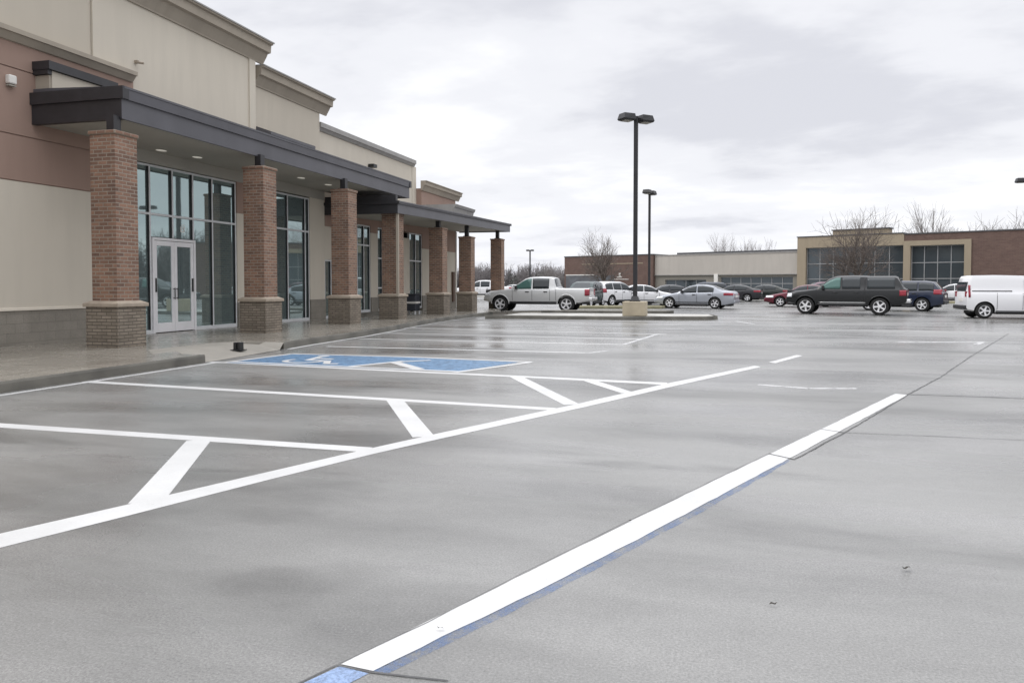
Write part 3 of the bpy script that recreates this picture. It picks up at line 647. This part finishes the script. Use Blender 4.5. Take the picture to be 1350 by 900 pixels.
tree('bare_tree', (25.1, 105, 0), 12.0, 8, 'tall narrow bare tree above the brick shop roof', gt, .36, lvl=4, first=.42, tw=TWIG2, thin=.8)
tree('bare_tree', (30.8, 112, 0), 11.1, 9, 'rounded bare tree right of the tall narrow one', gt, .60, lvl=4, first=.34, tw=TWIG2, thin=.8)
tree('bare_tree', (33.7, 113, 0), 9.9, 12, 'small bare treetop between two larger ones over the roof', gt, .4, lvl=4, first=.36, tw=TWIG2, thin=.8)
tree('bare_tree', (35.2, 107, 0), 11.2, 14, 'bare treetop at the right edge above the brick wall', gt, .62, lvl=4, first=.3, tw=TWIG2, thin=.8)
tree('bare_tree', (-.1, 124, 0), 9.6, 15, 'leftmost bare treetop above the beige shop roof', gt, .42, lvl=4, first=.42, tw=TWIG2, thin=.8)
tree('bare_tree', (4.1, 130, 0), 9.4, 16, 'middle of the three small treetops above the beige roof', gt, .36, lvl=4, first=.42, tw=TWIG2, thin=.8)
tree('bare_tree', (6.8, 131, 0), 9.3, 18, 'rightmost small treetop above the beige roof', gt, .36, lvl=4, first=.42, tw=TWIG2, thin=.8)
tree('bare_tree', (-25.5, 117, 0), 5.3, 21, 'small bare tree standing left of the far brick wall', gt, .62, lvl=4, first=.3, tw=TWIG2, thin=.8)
# far woods as one mass
rd = random.Random(77); Wd = MB()
def scrub(M_, x, y, h, n=46):
    for _ in range(n):
        a = rd.uniform(0, 6.28); rr_ = h*.30*rd.random(); p = Vector((x+rr_*math.cos(a)*.4, y+rr_*math.sin(a)*.4, 0)); z = h*rd.uniform(.45, 1.0)
        q = Vector((x+rr_*math.cos(a)*1.5, y+rr_*math.sin(a)*1.5, z)); M_.tube(p, q, .10, .035, 3, cap=False)
        for _2 in range(4):
            t = rd.uniform(.35, .95); b = p.lerp(q, t); M_.tube(b, b+Vector((rd.uniform(-1, 1), rd.uniform(-1, 1), rd.uniform(.3, 1.1)))*h*.13, .045, .02, 3, cap=False)
for i in range(230):
    x = -150+i*.62+rd.uniform(-2, 2); y = 190+rd.uniform(-12, 25)+abs(x+60)*.1
    scrub(Wd, x, y, (5.9+1.0*math.sin(i*.23)+.7*math.sin(i*.61+2))*rd.uniform(.85, 1.1))
for i in range(60):
    scrub(Wd, 36+i*1.2+rd.uniform(-1, 1), 84-i*.75+rd.uniform(-3, 8), rd.uniform(5.5, 9), 80)
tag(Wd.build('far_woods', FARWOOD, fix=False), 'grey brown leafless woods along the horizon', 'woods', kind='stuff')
Ev = MB()
for i in range(90):
    x = rd.uniform(-150, -10); y = 186+rd.uniform(-8, 10); h = rd.uniform(2.6, 4.4)+(2.0 if abs(x+92) < 3 else 0)
    for k in range(90):
        a = rd.uniform(0, 6.28); t = rd.random()**.7; r_ = (1-t*.85)*h*.55*rd.uniform(.6, 1); c_ = Vector((x+r_*math.cos(a), y+r_*math.sin(a), t*h)); s_ = .35
        u_ = Vector((rd.uniform(-1, 1), rd.uniform(-1, 1), rd.uniform(-1, 1)))*s_; v_ = Vector((rd.uniform(-1, 1), rd.uniform(-1, 1), rd.uniform(-1, 1)))*s_
        Ev.add([c_, c_+u_, c_+v_], [(0, 1, 2)])
for i in range(60):
    x = 36+i*1.2; y = 80-i*.75+rd.uniform(-3, 3); h = rd.uniform(1.8, 3.4)
    for k in range(110):
        a = rd.uniform(0, 6.28); t = rd.random()**.7; r_ = (1-t*.7)*h*.6*rd.uniform(.6, 1); c_ = Vector((x+r_*math.cos(a), y+r_*math.sin(a), t*h)); s_ = .3
        u_ = Vector((rd.uniform(-1, 1), rd.uniform(-1, 1), rd.uniform(-1, 1)))*s_; v_ = Vector((rd.uniform(-1, 1), rd.uniform(-1, 1), rd.uniform(-1, 1)))*s_
        Ev.add([c_, c_+u_, c_+v_], [(0, 1, 2)])
tag(Ev.build('far_undergrowth', EVER, fix=False), 'dark evergreen undergrowth below the far woods', 'undergrowth', kind='stuff')

# ------------------------------------------------------------------ lamp posts
def lamp_post(loc, h, label, heads, base=True, rz=0, r=.085):
    root = empty('lamp_post', loc, rz); tag(root, label, 'lamp post', 'parking lot lamp posts')
    z0 = 0
    if base:
        m = MB(); m.box(-.47, .47, -.47, .47, 0, .60); m.build('concrete_base', plain('lamp_base_concrete', (.40, .345, .25), .75, .12, 2, bump=.3, bscale=50), root, .03); z0 = .60
    p = MB(); p.box(-r, r, -r, r, z0, h); p.build('pole', BLACK, root, .015)
    b = MB(); b.box(-.2, .2, -.2, .2, z0, z0+.04); b.add([(-.19, -.19, z0+.04), (.19, -.19, z0+.04), (.19, .19, z0+.04), (-.19, .19, z0+.04), (-.11, -.11, z0+.22), (.11, -.11, z0+.22), (.11, .11, z0+.22), (-.11, .11, z0+.22)],
         [(0, 1, 5, 4), (1, 2, 6, 5), (2, 3, 7, 6), (3, 0, 4, 7), (4, 5, 6, 7)]); b.build('base_cover', BLACK, root)
    for ang in heads:
        c_, s_ = math.cos(ang), math.sin(ang)
        def tr(m_): m_.v = [(x*c_-y*s_, x*s_+y*c_, z) for x, y, z in m_.v]; return m_
        hd = MB(); hd.box(r, .30, -.05, .05, h-.16, h-.06)
        hd.add([(.20, -.22, h-.22), (.72, -.22, h-.22), (.72, .22, h-.22), (.20, .22, h-.22), (.16, -.25, h-.16), (.76, -.25, h-.16), (.76, .25, h-.16), (.16, .25, h-.16), (.20, -.22, h+.06), (.70, -.20, h+.06), (.70, .20, h+.06), (.20, .22, h+.06)],
               [(3, 2, 1, 0)]+[(i, (i+1) % 4, (i+1) % 4+4, i+4) for i in range(4)]+[(i+4, (i+1) % 4+4, (i+1) % 4+8, i+8) for i in range(4)]+[(8, 9, 10, 11)])
        ho = tr(hd).build('lamp_head', BLACK, root)
        l_ = MB(); l_.box(.28, .66, -.17, .17, h-.245, h-.222); tr(l_).build('lens', SOFFIT, ho)
    return root
lamp_post((-3.42, 32.1, .15), 8.22, 'nearest tall black lamp post with two heads on a tan concrete base', (R(222), R(42)))
lamp_post((-4.98, 56.1, 0), 8.15, 'thinner lamp post farther back beside the near one', (R(252), R(72)), False)
lamp_post((-35.5, 144, 0), 8.1, 'tiny distant lamp post above the woods', (R(180), 0), False, r=.12)
lamp_post((19.0, 56.3, 0), 8.2, 'lamp post cut off by the right edge, one head showing', (R(180), 0), False)

# ------------------------------------------------------------------ vehicles
TYRE = plain('tyre_rubber', (.012, .012, .012), .8, .2); RIM = plain('alloy_rim', (.74, .74, .75), .3, .05, metal=.25); RIMD = plain('rim_shadow', (.03, .03, .032), .5)
CGL = glass('car_glass', (.028, .034, .038), .0, .04); TGL = glass('teal_car_glass', (.075, .15, .135), .1, .04); TRIM = plain('black_trim', (.018, .018, .02), .5); CHR = plain('chrome', (.72, .72, .72), .15, .03, metal=1)
REDL = plain('red_lens', (.27, .02, .035), .2, .1); WHL = plain('clear_lens', (.72, .74, .76), .12, .05); UNDER = plain('underbody', (.012, .012, .013), .8)
def carpaint(name, c, metal=.0, rough=.28):
    s = NT(name); return s.set(c, rough, metal, **{'Coat Weight': .45, 'Coat Roughness': .06})
def lerp_list(L, x):
    if x <= L[0][0]: return L[0][1]
    for a, b in zip(L[:-1], L[1:]):
        if x <= b[0]: return a[1]+(b[1]-a[1])*(x-a[0])/max(1e-6, b[0]-a[0])
    return L[-1][1]
def smooth_list(L, x, w_=.10):
    return sum(lerp_list(L, x+w_*k) for k in (-1, -.5, 0, .5, 1))/5
WHEELS = {}
def wheel_mesh(r, wd, spokes):
    key = (r, wd, spokes)
    if key in WHEELS: return WHEELS[key]
    t = MB().lathe_y([(r*.66, -wd/2+.02), (r*.90, -wd/2), (r*.975, -wd/2+.03), (r, -wd*.2), (r, wd*.2), (r*.975, wd/2-.03), (r*.90, wd/2), (r*.66, wd/2-.02)], 32)
    t2 = t.build('wheel', TYRE)
    m = MB().lathe_y([(r*.67, -wd/2+.02), (r*.63, -wd/2+.015), (r*.60, -wd/2+.06), (r*.58, 0)], 28)
    for i in range(spokes):
        a = 2*math.pi*i/spokes+.3; d = Vector((math.cos(a), 0, math.sin(a))); q = Vector((-math.sin(a), 0, math.cos(a)))
        v = []
        for rr_, ww, yy in ((.08*r, .10*r, -wd/2+.03), (.36*r, .085*r, -wd/2+.035), (.63*r, .13*r, -wd/2+.03)):
            v += [d*rr_+q*ww+Vector((0, yy, 0)), d*rr_-q*ww+Vector((0, yy, 0)), d*rr_-q*ww+Vector((0, yy+.04, 0)), d*rr_+q*ww+Vector((0, yy+.04, 0))]
        m.add(v, [(k*4+j, k*4+(j+1) % 4, (k+1)*4+(j+1) % 4, (k+1)*4+j) for k in (0, 1) for j in range(4)])
    m.tube((0, -wd/2+.01, 0), (0, -wd/2+.05, 0), .14*r, n=16)
    r2 = m.build('rim', RIM, t2); bk = MB().tube((0, -wd/2+.09, 0), (0, -wd/2+.095, 0), r*.66, n=28).build('rim_shadow', RIMD, r2)
    WHEELS[key] = (t2, r2, bk); return WHEELS[key]
used_w = set()
def vehicle(name, loc, rz, sp, label, group=None, cat='car'):
    """front of the vehicle faces local -x; camera side is -y"""
    L, W_, wb, fo, wr = sp['L'], sp['W'], sp['wb'], sp['fo'], sp['wr']
    top, belt = sp['top'], sp['belt']; sm_ = sp.get('smooth', .06); tum = sp.get('tumble', .30); zb0 = sp.get('zb', .24)
    root = empty(name, loc, rz); tag(root, label, cat, group); X0 = -L/2
    ztop = lambda x: smooth_list(top, x, sm_); zbelt = lambda x: smooth_list(belt, x, .12)
    def zbot(x):
        e_ = min(x, L-x); return zb0+max(0, .55-e_)*.22
    nose = sp.get('nose', .16)
    def plan(x):
        a = min(1, x/.75); b = min(1, (L-x)/.7); return (1-nose*(1-a)**2)*(1-sp.get('tailt', .10)*(1-b)**2)
    def sec(x):
        w2 = W_/2*plan(x); zt = ztop(x); b = min(zbelt(x), zt-.03); zb = zbot(x); gg = zt-b; k = max(0, min(1, (gg-.03)/.28)); k = k*k*(3-2*k)
        fl = [.02, .35, .68, .88, .975, 1.0]; hood = [.955, .93, .88, .76, .45, 0]
        cab = [.955*w2, (.95*w2-tum*gg*.35), (.95*w2-tum*gg*.68), (.95*w2-tum*gg*.88)-.01, sp.get('roofw', .62)*w2, 0]
        pts = [(0, zb), (.80*w2, zb), (.94*w2, zb+.05), (.985*w2, zb+.30*(b-zb)), (w2, zb+.62*(b-zb)), (.99*w2, b-.07), (.965*w2, b)]
        for f_, h_, c_ in zip(fl, hood, cab):
            pts.append((h_*w2*(1-k)+c_*k, b+gg*f_))
        return pts
    xs = sorted(set([round(i*L/64, 3) for i in range(65)]+[round(x_, 3) for x_, _ in top if 0 < x_ < L]+[.03, .08, .15, L-.03, L-.08, L-.15]))
    secs = [sec(x) for x in xs]; n = len(secs[0]); v = []; loop = 2*n-2
    for x, s_ in zip(xs, secs):
        for (y, z) in s_: v.append((x+X0, -y, z))
        for (y, z) in s_[-2:0:-1]: v.append((x+X0, y, z))
    fs = []
    for i in range(len(xs)-1):
        for j in range(loop): fs.append((i*loop+j, i*loop+(j+1) % loop, (i+1)*loop+(j+1) % loop, (i+1)*loop+j))
    fs += [tuple(range(loop-1, -1, -1)), tuple((len(xs)-1)*loop+j for j in range(loop))]
    body = MB().add(v, fs, True).build('body', sp['paint'], root)
    cut = MB(); ax = [fo, fo+wb]
    for a in ax:
        for sgn in (-1, 1): cut.tube((a+X0, sgn*(W_/2+.2), wr+.01), (a+X0, sgn*(W_/2-.42), wr+.01), wr*1.17, n=36)
    if 'bed' in sp:
        x0, x1, zf = sp['bed']; cut.box(x0+X0, x1+X0, -W_/2+.14, W_/2-.14, zf, 3)
    co_ = cut.build('cutter', UNDER); co_.parent = root
    bm = bmesh.new(); bm.from_mesh(co_.data); bmesh.ops.remove_doubles(bm, verts=bm.verts, dist=1e-5); bmesh.ops.recalc_face_normals(bm, faces=bm.faces); bm.to_mesh(co_.data); bm.free()
    bo = body.modifiers.new('b', 'BOOLEAN'); bo.object = co_; bo.operation = 'DIFFERENCE'; bo.solver = 'EXACT'
    bpy.context.view_layer.update(); dg = bpy.context.evaluated_depsgraph_get(); me = bpy.data.meshes.new_from_object(body.evaluated_get(dg))
    body.modifiers.clear(); body.data = me
    for p in me.polygons: p.use_smooth = True
    try: me.set_sharp_from_angle(angle=R(32))
    except Exception: pass
    me.materials.clear(); me.materials.append(sp['paint']); me.materials.append(UNDER)
    for p in me.polygons:
        p.material_index = 0
        for a in ax:
            if all(math.hypot(me.vertices[i].co.x-a-X0, me.vertices[i].co.z-wr-.01) < wr*1.18 and abs(me.vertices[i].co.y) > W_/2-.45 for i in p.vertices) and abs(p.center.y) < W_/2-.03: p.material_index = 1
    bpy.data.objects.remove(co_)
    MB().box(X0+.25, X0+L-.25, -W_/2+.44, W_/2-.44, zb0-.04, zb0+.35).box(X0+fo+wr*1.4, X0+fo+wb-wr*1.4, -W_/2+.12, W_/2-.12, zb0-.05, zb0+.03).build('underbody', UNDER, root)
    def ysurf(x, z):
        s_ = sec(x)
        for (ya, za), (yb, zb_) in zip(s_[2:-1], s_[3:]):
            if za <= z <= zb_: return ya+(yb-ya)*(z-za)/max(1e-6, zb_-za)
        return s_[-3][0] if z > s_[-3][1] else s_[4][0]
    def patch(nm, mat, x0, x1, zlo, zhi, off_=.012, nx=10, nz=4, parent=body, sides=(-1, 1), slant=0):
        res = []
        for sg in sides:
            m = MB(); vv = []; ok = []
            for i in range(nx+1):
                x = x0+(x1-x0)*i/nx
                lo = zlo(x) if callable(zlo) else zlo; hi = zhi(x) if callable(zhi) else zhi
                hi = max(hi, lo+.001)
                for j in range(nz+1):
                    z = lo+(hi-lo)*j/nz; xx = x+slant*(z-lo); vv.append((xx+X0, sg*(ysurf(min(max(xx, 0), L), z)+off_), z))
            m.add(vv, [(i*(nz+1)+j, i*(nz+1)+j+1, (i+1)*(nz+1)+j+1, (i+1)*(nz+1)+j) for i in range(nx) for j in range(nz)], True)
            o_ = m.build(nm, mat, parent, fix=False)
            sol = o_.modifiers.new('s', 'SOLIDIFY'); sol.thickness = .012; sol.offset = 0; res.append(o_)
        return res
    def tpatch(nm, mat, x0, x1, f=.86, nx=8):
        m = MB(); vv = []
        for i in range(nx+1):
            x = x0+(x1-x0)*i/nx; s_ = sec(x); dx = (ztop(x+.02)-ztop(x-.02))/.04; nrm = Vector((-dx, 0, 1)).normalized()*.012
            ring = [(y, z) for y, z in s_[-4:]]; pts = [(-y*f, z) for y, z in ring]+[(y*f, z) for y, z in ring[-2::-1]]
            for y, z in pts: vv.append((x+X0+nrm.x, y, z+nrm.z))
        k = 7; m.add(vv, [(i*k+j, i*k+j+1, (i+1)*k+j+1, (i+1)*k+j) for i in range(nx) for j in range(k-1)], True)
        return m.build(nm, mat, body, fix=False)
    gm = sp.get('glass', (CGL, CGL))
    for idx, (x0, x1, sl) in enumerate(sp['win']):
        patch('side_window', gm[min(idx, len(gm)-1)], x0, x1, lambda x: zbelt(x)+.04, lambda x: max(zbelt(x)+.05, min(ztop(x)-sp.get('hdr', .11), sp.get('wtop', 9))), slant=0, nx=14)
    for (a, b) in sp.get('shield', []): tpatch('windshield' if a < L/2 else 'rear_window', CGL, a, b)
    for (x0, x1, z0, z1) in sp.get('head', []): patch('headlight', WHL, x0, x1, z0, z1)
    for (x0, x1, z0, z1) in sp.get('tail', []): patch('taillight', REDL, x0, x1, z0, z1)
    for x_ in sp.get('doors', []): patch('door_seam', TRIM, x_, x_+.014, zb0+.14, lambda x: zbelt(x)-.0, off_=.001, nx=1, nz=6)
    for (x_, z_) in sp.get('handles', []): patch('door_handle', sp.get('hmat', TRIM), x_, x_+.20, z_, z_+.045, off_=.018, nx=2, nz=1)
    for (x_, w_) in sp.get('gap', []): patch('cab_gap', TRIM, x_, x_+w_, zb0+.14, lambda x: ztop(x)-.12, off_=.002, nx=1, nz=12)
    if sp.get('flare'):
        for a in ax:
            for sg in (-1, 1):
                m = MB(); P_ = [Vector((a+X0+wr*1.2*math.cos(R(t)), sg*(ysurf(min(max(a+wr*1.2*math.cos(R(t)), .05), L-.05), max(zb0+.1, wr+.01+wr*1.2*math.sin(R(t))))+.004), wr+.01+wr*1.2*math.sin(R(t)))) for t in range(0, 181, 15)]
                for p0, p1 in zip(P_[:-1], P_[1:]): m.tube(p0, p1, .028, .028, 6, cap=False)
                m.build('fender_flare', sp['paint'], body)
    if 'trim' in sp: x0, x1, z0, z1, mm = sp['trim']; patch('side_trim', mm, x0, x1, z0, z1, off_=.01)
    patch('sill', TRIM, fo+wr*1.25, fo+wb-wr*1.25, zb0+.02, zb0+.10+sp.get('sill', 0), off_=.006)
    # bumpers, grille, plate
    zb1 = zbot(0); nw = W_/2*plan(0)
    bm_ = sp.get('bump', TRIM)
    m = MB(); m.box(X0-.06, X0+.12, -nw*.94, nw*.94, zb1, zb1+.20); m.build('front_bumper', bm_, root, .04)
    m = MB(); m.box(X0-.02, X0+.05, -nw*.62, nw*.62, zb1+.26, zb1+.26+sp.get('grille', .16)); m.build('grille', TRIM, root, .015)
    tw = W_/2*plan(L)
    m = MB(); m.box(X0+L-.10, X0+L+sp.get('rb', .07), -tw*.95, tw*.95, zb1+.02, zb1+.20+sp.get('rbh', 0)); m.build('rear_bumper', sp.get('rbump', bm_), root, .04)
    m = MB(); m.box(X0+L-.01, X0+L+.016, -.26, .26, zb1+.36, zb1+.50); m.build('number_plate', WPL, root)
    for (x0, x1, z0, z1) in sp.get('tail', []):
        for sg in (-1, 1): MB().box(X0+L-.05, X0+L+.012, sg*tw*.70, sg*tw*.94, z0+.02, min(z1, ztop(L-.03)-.03)).build('taillight', REDL, root, .008)
    if sp.get('rearglass'):
        a, b = sp['rearglass']; m = MB(); m.box(X0+L-.10, X0+L-.012, -tw*.72, tw*.72, a, b); m.build('rear_window', CGL, root)
    for sg in (-1, 1):
        mx = sp['mirror']; z_ = zbelt(mx)+.10; y_ = sg*(ysurf(mx, z_-.06)+.02)
        MB().box(X0+mx-.05, X0+mx+.07, y_, y_+sg*.20, z_-.08, z_+.10).build('wing_mirror', sp.get('mmat', TRIM), root, .03)
    ws, wrm, wbk = wheel_mesh(wr, .24, sp.get('spokes', 5)); first = (wr, sp.get('spokes', 5)) not in used_w; used_w.add((wr, sp.get('spokes', 5)))
    for a in ax:
        for sg in (-1, 1):
            if first: t_ = ws; r_ = wrm; first = False
            else:
                t_ = ws.copy(); r_ = wrm.copy(); k_ = wbk.copy(); col.objects.link(t_); col.objects.link(r_); col.objects.link(k_); r_.parent = t_; k_.parent = r_
            t_.parent = root; t_.location = (a+X0, sg*(W_/2-.125), wr); t_.rotation_euler = (0, rnd.uniform(0, 1), 0 if sg < 0 else math.pi)
    return root, body
def sedan(paint_, **k):
    d = dict(L=4.8, W=1.82, wb=2.75, fo=.95, wr=.33, paint=paint_, top=[(0, .58), (.10, .70), (.5, .80), (1.30, .95), (1.42, .98), (2.10, 1.36), (2.5, 1.44), (3.0, 1.45), (3.45, 1.38), (4.15, 1.10), (4.7, 1.05), (4.8, .86)],
             belt=[(0, .60), (.8, .78), (1.4, .90), (3.8, .97), (4.5, .98), (4.8, .84)], win=[(1.66, 2.60, 0), (2.66, 3.62, 0)], shield=[(1.50, 2.12), (3.52, 4.08)], head=[(.06, .55, .60, .72)], tail=[(4.22, 4.76, .80, .95)],
             doors=[1.55, 2.62, 3.55], handles=[(2.35, .82), (3.28, .84)], mirror=1.72, bump=paint_, zb=.20, hdr=.075, trim=(1.3, 3.7, .36, .40, TRIM))
    d.update(k); return d
def suv(paint_, **k):
    d = dict(L=4.55, W=1.82, wb=2.65, fo=.90, wr=.36, paint=paint_, top=[(0, .70), (.10, .85), (.5, .97), (1.15, 1.08), (1.25, 1.12), (1.85, 1.56), (2.3, 1.66), (3.6, 1.66), (4.05, 1.60), (4.40, 1.18), (4.55, .95)],
             belt=[(0, .74), (.8, .95), (1.4, 1.03), (4.0, 1.10), (4.55, .94)], win=[(1.48, 2.40, 0), (2.46, 3.30, 0), (3.38, 4.10, 0)], shield=[(1.32, 1.88), (4.10, 4.36)], head=[(.06, .5, .72, .86)], tail=[(4.10, 4.48, .92, 1.18)],
             doors=[1.4, 2.42, 3.34], handles=[(2.15, .92), (3.05, .94)], mirror=1.55, bump=TRIM, zb=.26, hdr=.10, sill=.06)
    d.update(k); return d
def pickup(paint_, **k):
    d = dict(L=5.72, W=1.98, wb=3.62, fo=.90, wr=.415, paint=paint_, top=[(0, .86), (.06, 1.00), (.30, 1.10), (1.30, 1.21), (1.45, 1.25), (2.22, 1.76), (2.50, 1.86), (3.0, 1.88), (3.62, 1.86), (3.82, 1.80), (3.96, 1.29), (4.05, 1.27), (5.70, 1.27), (5.75, 1.22)],
             belt=[(0, .9), (.5, 1.05), (1.4, 1.17), (3.9, 1.20), (5.75, 1.20)], win=[(1.72, 2.62, 0), (2.70, 3.58, 0)], shield=[(1.58, 2.2), (3.82, 3.95)], head=[(.03, .36, .84, 1.0)], tail=[(5.50, 5.74, .86, 1.20)],
             doors=[1.58, 2.66, 3.62, 3.95], handles=[(2.30, 1.04), (3.30, 1.04)], mirror=1.80, bump=CHR, rbump=CHR, rb=.16, zb=.45, hdr=.10, smooth=.03, bed=(4.10, 5.66, .72), grille=.34, flare=True, tumble=.26, nose=.10, tailt=.03)
    d.update(k); return d
SILV = carpaint('silver_truck_paint', (.60, .605, .60), .2, .32); SILV2 = carpaint('silver_blue_paint', (.36, .38, .42), .3); GRAP = carpaint('graphite_paint', (.008, .009, .010), .0); GRAP.node_tree.nodes['Principled BSDF'].inputs['Coat Weight'].default_value = .15
WHT = carpaint('white_car_paint', (.74, .74, .75)); WHT2 = carpaint('white_van_paint', (.76, .76, .775)); NAVY = carpaint('navy_paint', (.010, .017, .042), .0); MAR = carpaint('maroon_paint', (.12, .012, .025), .3)
BLKP = carpaint('black_car_paint', (.010, .010, .014), .0); TEAL = carpaint('dark_teal_paint', (.008, .03, .028), .1); DGRN = carpaint('dark_green_paint', (.010, .015, .012), .0); PLUM = carpaint('plum_paint', (.11, .03, .06), .3)
g1 = 'cars parked across the lot'
vehicle('pickup_truck', (-9.48, 40.62, 0), 0, pickup(SILV, glass=(TGL, CGL)), 'silver crew cab pickup truck with an empty bed beside the last brick columns', g1, 'pickup truck')
shell = pickup(GRAP, L=5.35, wb=3.3, fo=.90, W=1.96, top=[(0, .86), (.06, 1.0), (.30, 1.12), (1.30, 1.22), (1.45, 1.26), (2.10, 1.74), (2.40, 1.87), (3.2, 1.90), (3.80, 1.88), (3.90, 1.86), (5.10, 1.86), (5.22, 1.82), (5.5, 1.30), (5.60, 1.25), (5.65, 1.18)],
   win=[(1.68, 2.62, 0), (2.70, 3.55, 0), (3.86, 5.12, 0)], shield=[(1.54, 2.16), (5.26, 5.46)], tail=[(5.32, 5.62, .92, 1.18)], glass=(TGL, CGL), trim=(1.5, 3.6, .56, .60, CHR), bump=TRIM, rbump=CHR, head=[(.02, .26, .84, 1.02)], doors=[1.55, 2.66, 3.62, 3.72], belt=[(0, .9), (.5, 1.06), (1.4, 1.20), (5.65, 1.22)], wr=.41)
shell['gap'] = [(3.53, .05)]; shell.pop('bed'); kx = 5.35/5.65
for k_ in ('top', 'belt'): shell[k_] = [(a*kx, b) for a, b in shell[k_]]
shell['win'] = [(a*kx, b*kx, 0) for a, b, _ in shell['win']]; shell['shield'] = [(a*kx, b*kx) for a, b in shell['shield']]; shell['doors'] = [a*kx for a in shell['doors']]; shell['tail'] = [(a*kx, b*kx, c_, d_) for a, b, c_, d_ in shell['tail']]; shell['mirror'] = 1.7; shell['handles'] = [(2.15, 1.04), (3.1, 1.04)]
vehicle('pickup_truck', (5.99, 40.79, 0), R(-14), shell, 'dark grey pickup truck with a camper shell over its bed', g1, 'pickup truck')
vehicle('sedan_car', (-1.42, 48.32, 0), R(-12), sedan(SILV2, wr=.335, nose=.24), 'silver blue sedan just right of the near lamp post', g1)
van = dict(L=4.45, W=1.82, wb=2.91, fo=.86, wr=.335, paint=WHT2, top=[(0, .72), (.08, .86), (.45, 1.0), (.95, 1.10), (1.05, 1.16), (1.75, 1.70), (2.1, 1.83), (3.2, 1.86), (4.22, 1.84), (4.32, 1.80), (4.42, 1.15), (4.45, .95)], belt=[(0, .76), (.8, .98), (1.3, 1.08), (4.60, 1.10)],
   win=[(1.40, 2.30, 0)], shield=[(1.15, 1.72)], head=[(.05, .5, .72, .92)], tail=[(4.31, 4.39, .90, 1.42)], doors=[1.35, 2.34, 3.3], handles=[(2.1, .98)], mirror=1.5, bump=TRIM, zb=.24, hdr=.16, tumble=.10, roofw=.84, rearglass=(1.16, 1.56), trim=(2.75, 4.25, 1.16, 1.19, TRIM), tailt=.06, rb=.10)
vehicle('cargo_van', (12.39, 37.63, 0), math.pi, van, 'white windowless cargo van cut off by the right edge', g1, 'van')
vehicle('suv_car', (9.6, 46.9, 0), R(-22), suv(NAVY, wr=.36), 'navy blue crossover tucked behind the dark pickup', g1)
vehicle('hatchback_car', (18.47, 74.85-4, 0), R(-10), sedan(WHT, L=4.4, top=[(0, .6), (.1, .74), (.5, .86), (1.1, 1.0), (1.2, 1.04), (1.9, 1.42), (2.4, 1.52), (3.2, 1.52), (3.9, 1.40), (4.3, 1.0), (4.4, .85)], wb=2.6, win=[(1.4, 2.3, 0), (2.36, 3.3, 0), (3.36, 3.9, 0)], shield=[(1.3, 1.9), (3.95, 4.25)], tail=[(4.0, 4.35, .85, 1.05)], doors=[1.4, 2.33, 3.3]), 'small white hatchback between the navy crossover and the van', g1)
vehicle('sedan_car', (5.3, 53.6, 0), R(-8), sedan(MAR), 'maroon sedan nosing out behind the dark pickup', g1)
vehicle('minivan', (7.6, 63.8, 0), R(8), suv(PLUM, L=4.9, wb=2.9), 'maroon minivan far behind the dark pickup roof', g1, 'minivan')
vehicle('sedan_car', (1.0, 68.5, 0), R(-8), sedan(BLKP), 'black sedan directly behind the silver blue sedan', g1)
vehicle('sedan_car', (3.6, 72.0, 0), R(-10), sedan(DGRN), 'dark green sedan farthest back before the shop windows', g1)
vehicle('sedan_car', (-4.2, 61.2, 0), R(12), sedan(BLKP), 'black sedan parked behind the near lamp post', g1)
vehicle('suv_car', (-1.5, 70.0, 0), R(4), suv(NAVY), 'dark blue crossover behind the black sedans', g1)
vehicle('sedan_car', (-5.1, 54.4, 0), R(195), sedan(WHT), 'white sedan partly hidden by the near lamp post', g1)
vehicle('suv_car', (-7.1, 53.0, 0), R(240), suv(WHT, L=4.4), 'white crossover left of the near lamp post base', g1)
vehicle('suv_car', (-8.55, 49.6, 0), R(82), suv(TEAL, W=1.78), 'dark teal crossover at the silver pickup tailgate', g1)
vehicle('pickup_truck', (-22.4, 72, 0), R(6), pickup(WHT), 'white pickup truck seen between the last brick columns', g1, 'pickup truck')
vehicle('sedan_car', (-23.6, 87, 0), 0, sedan(WHT), 'distant white sedan above the silver pickup hood', g1)
vehicle('suv_car', (-20.6, 87.5, 0), 0, suv(BLKP), 'distant dark crossover beyond the silver pickup', g1)
for k_ in list(WHEELS.values()):
    if k_[0].parent is None:
        for o_ in k_: bpy.data.objects.remove(o_)
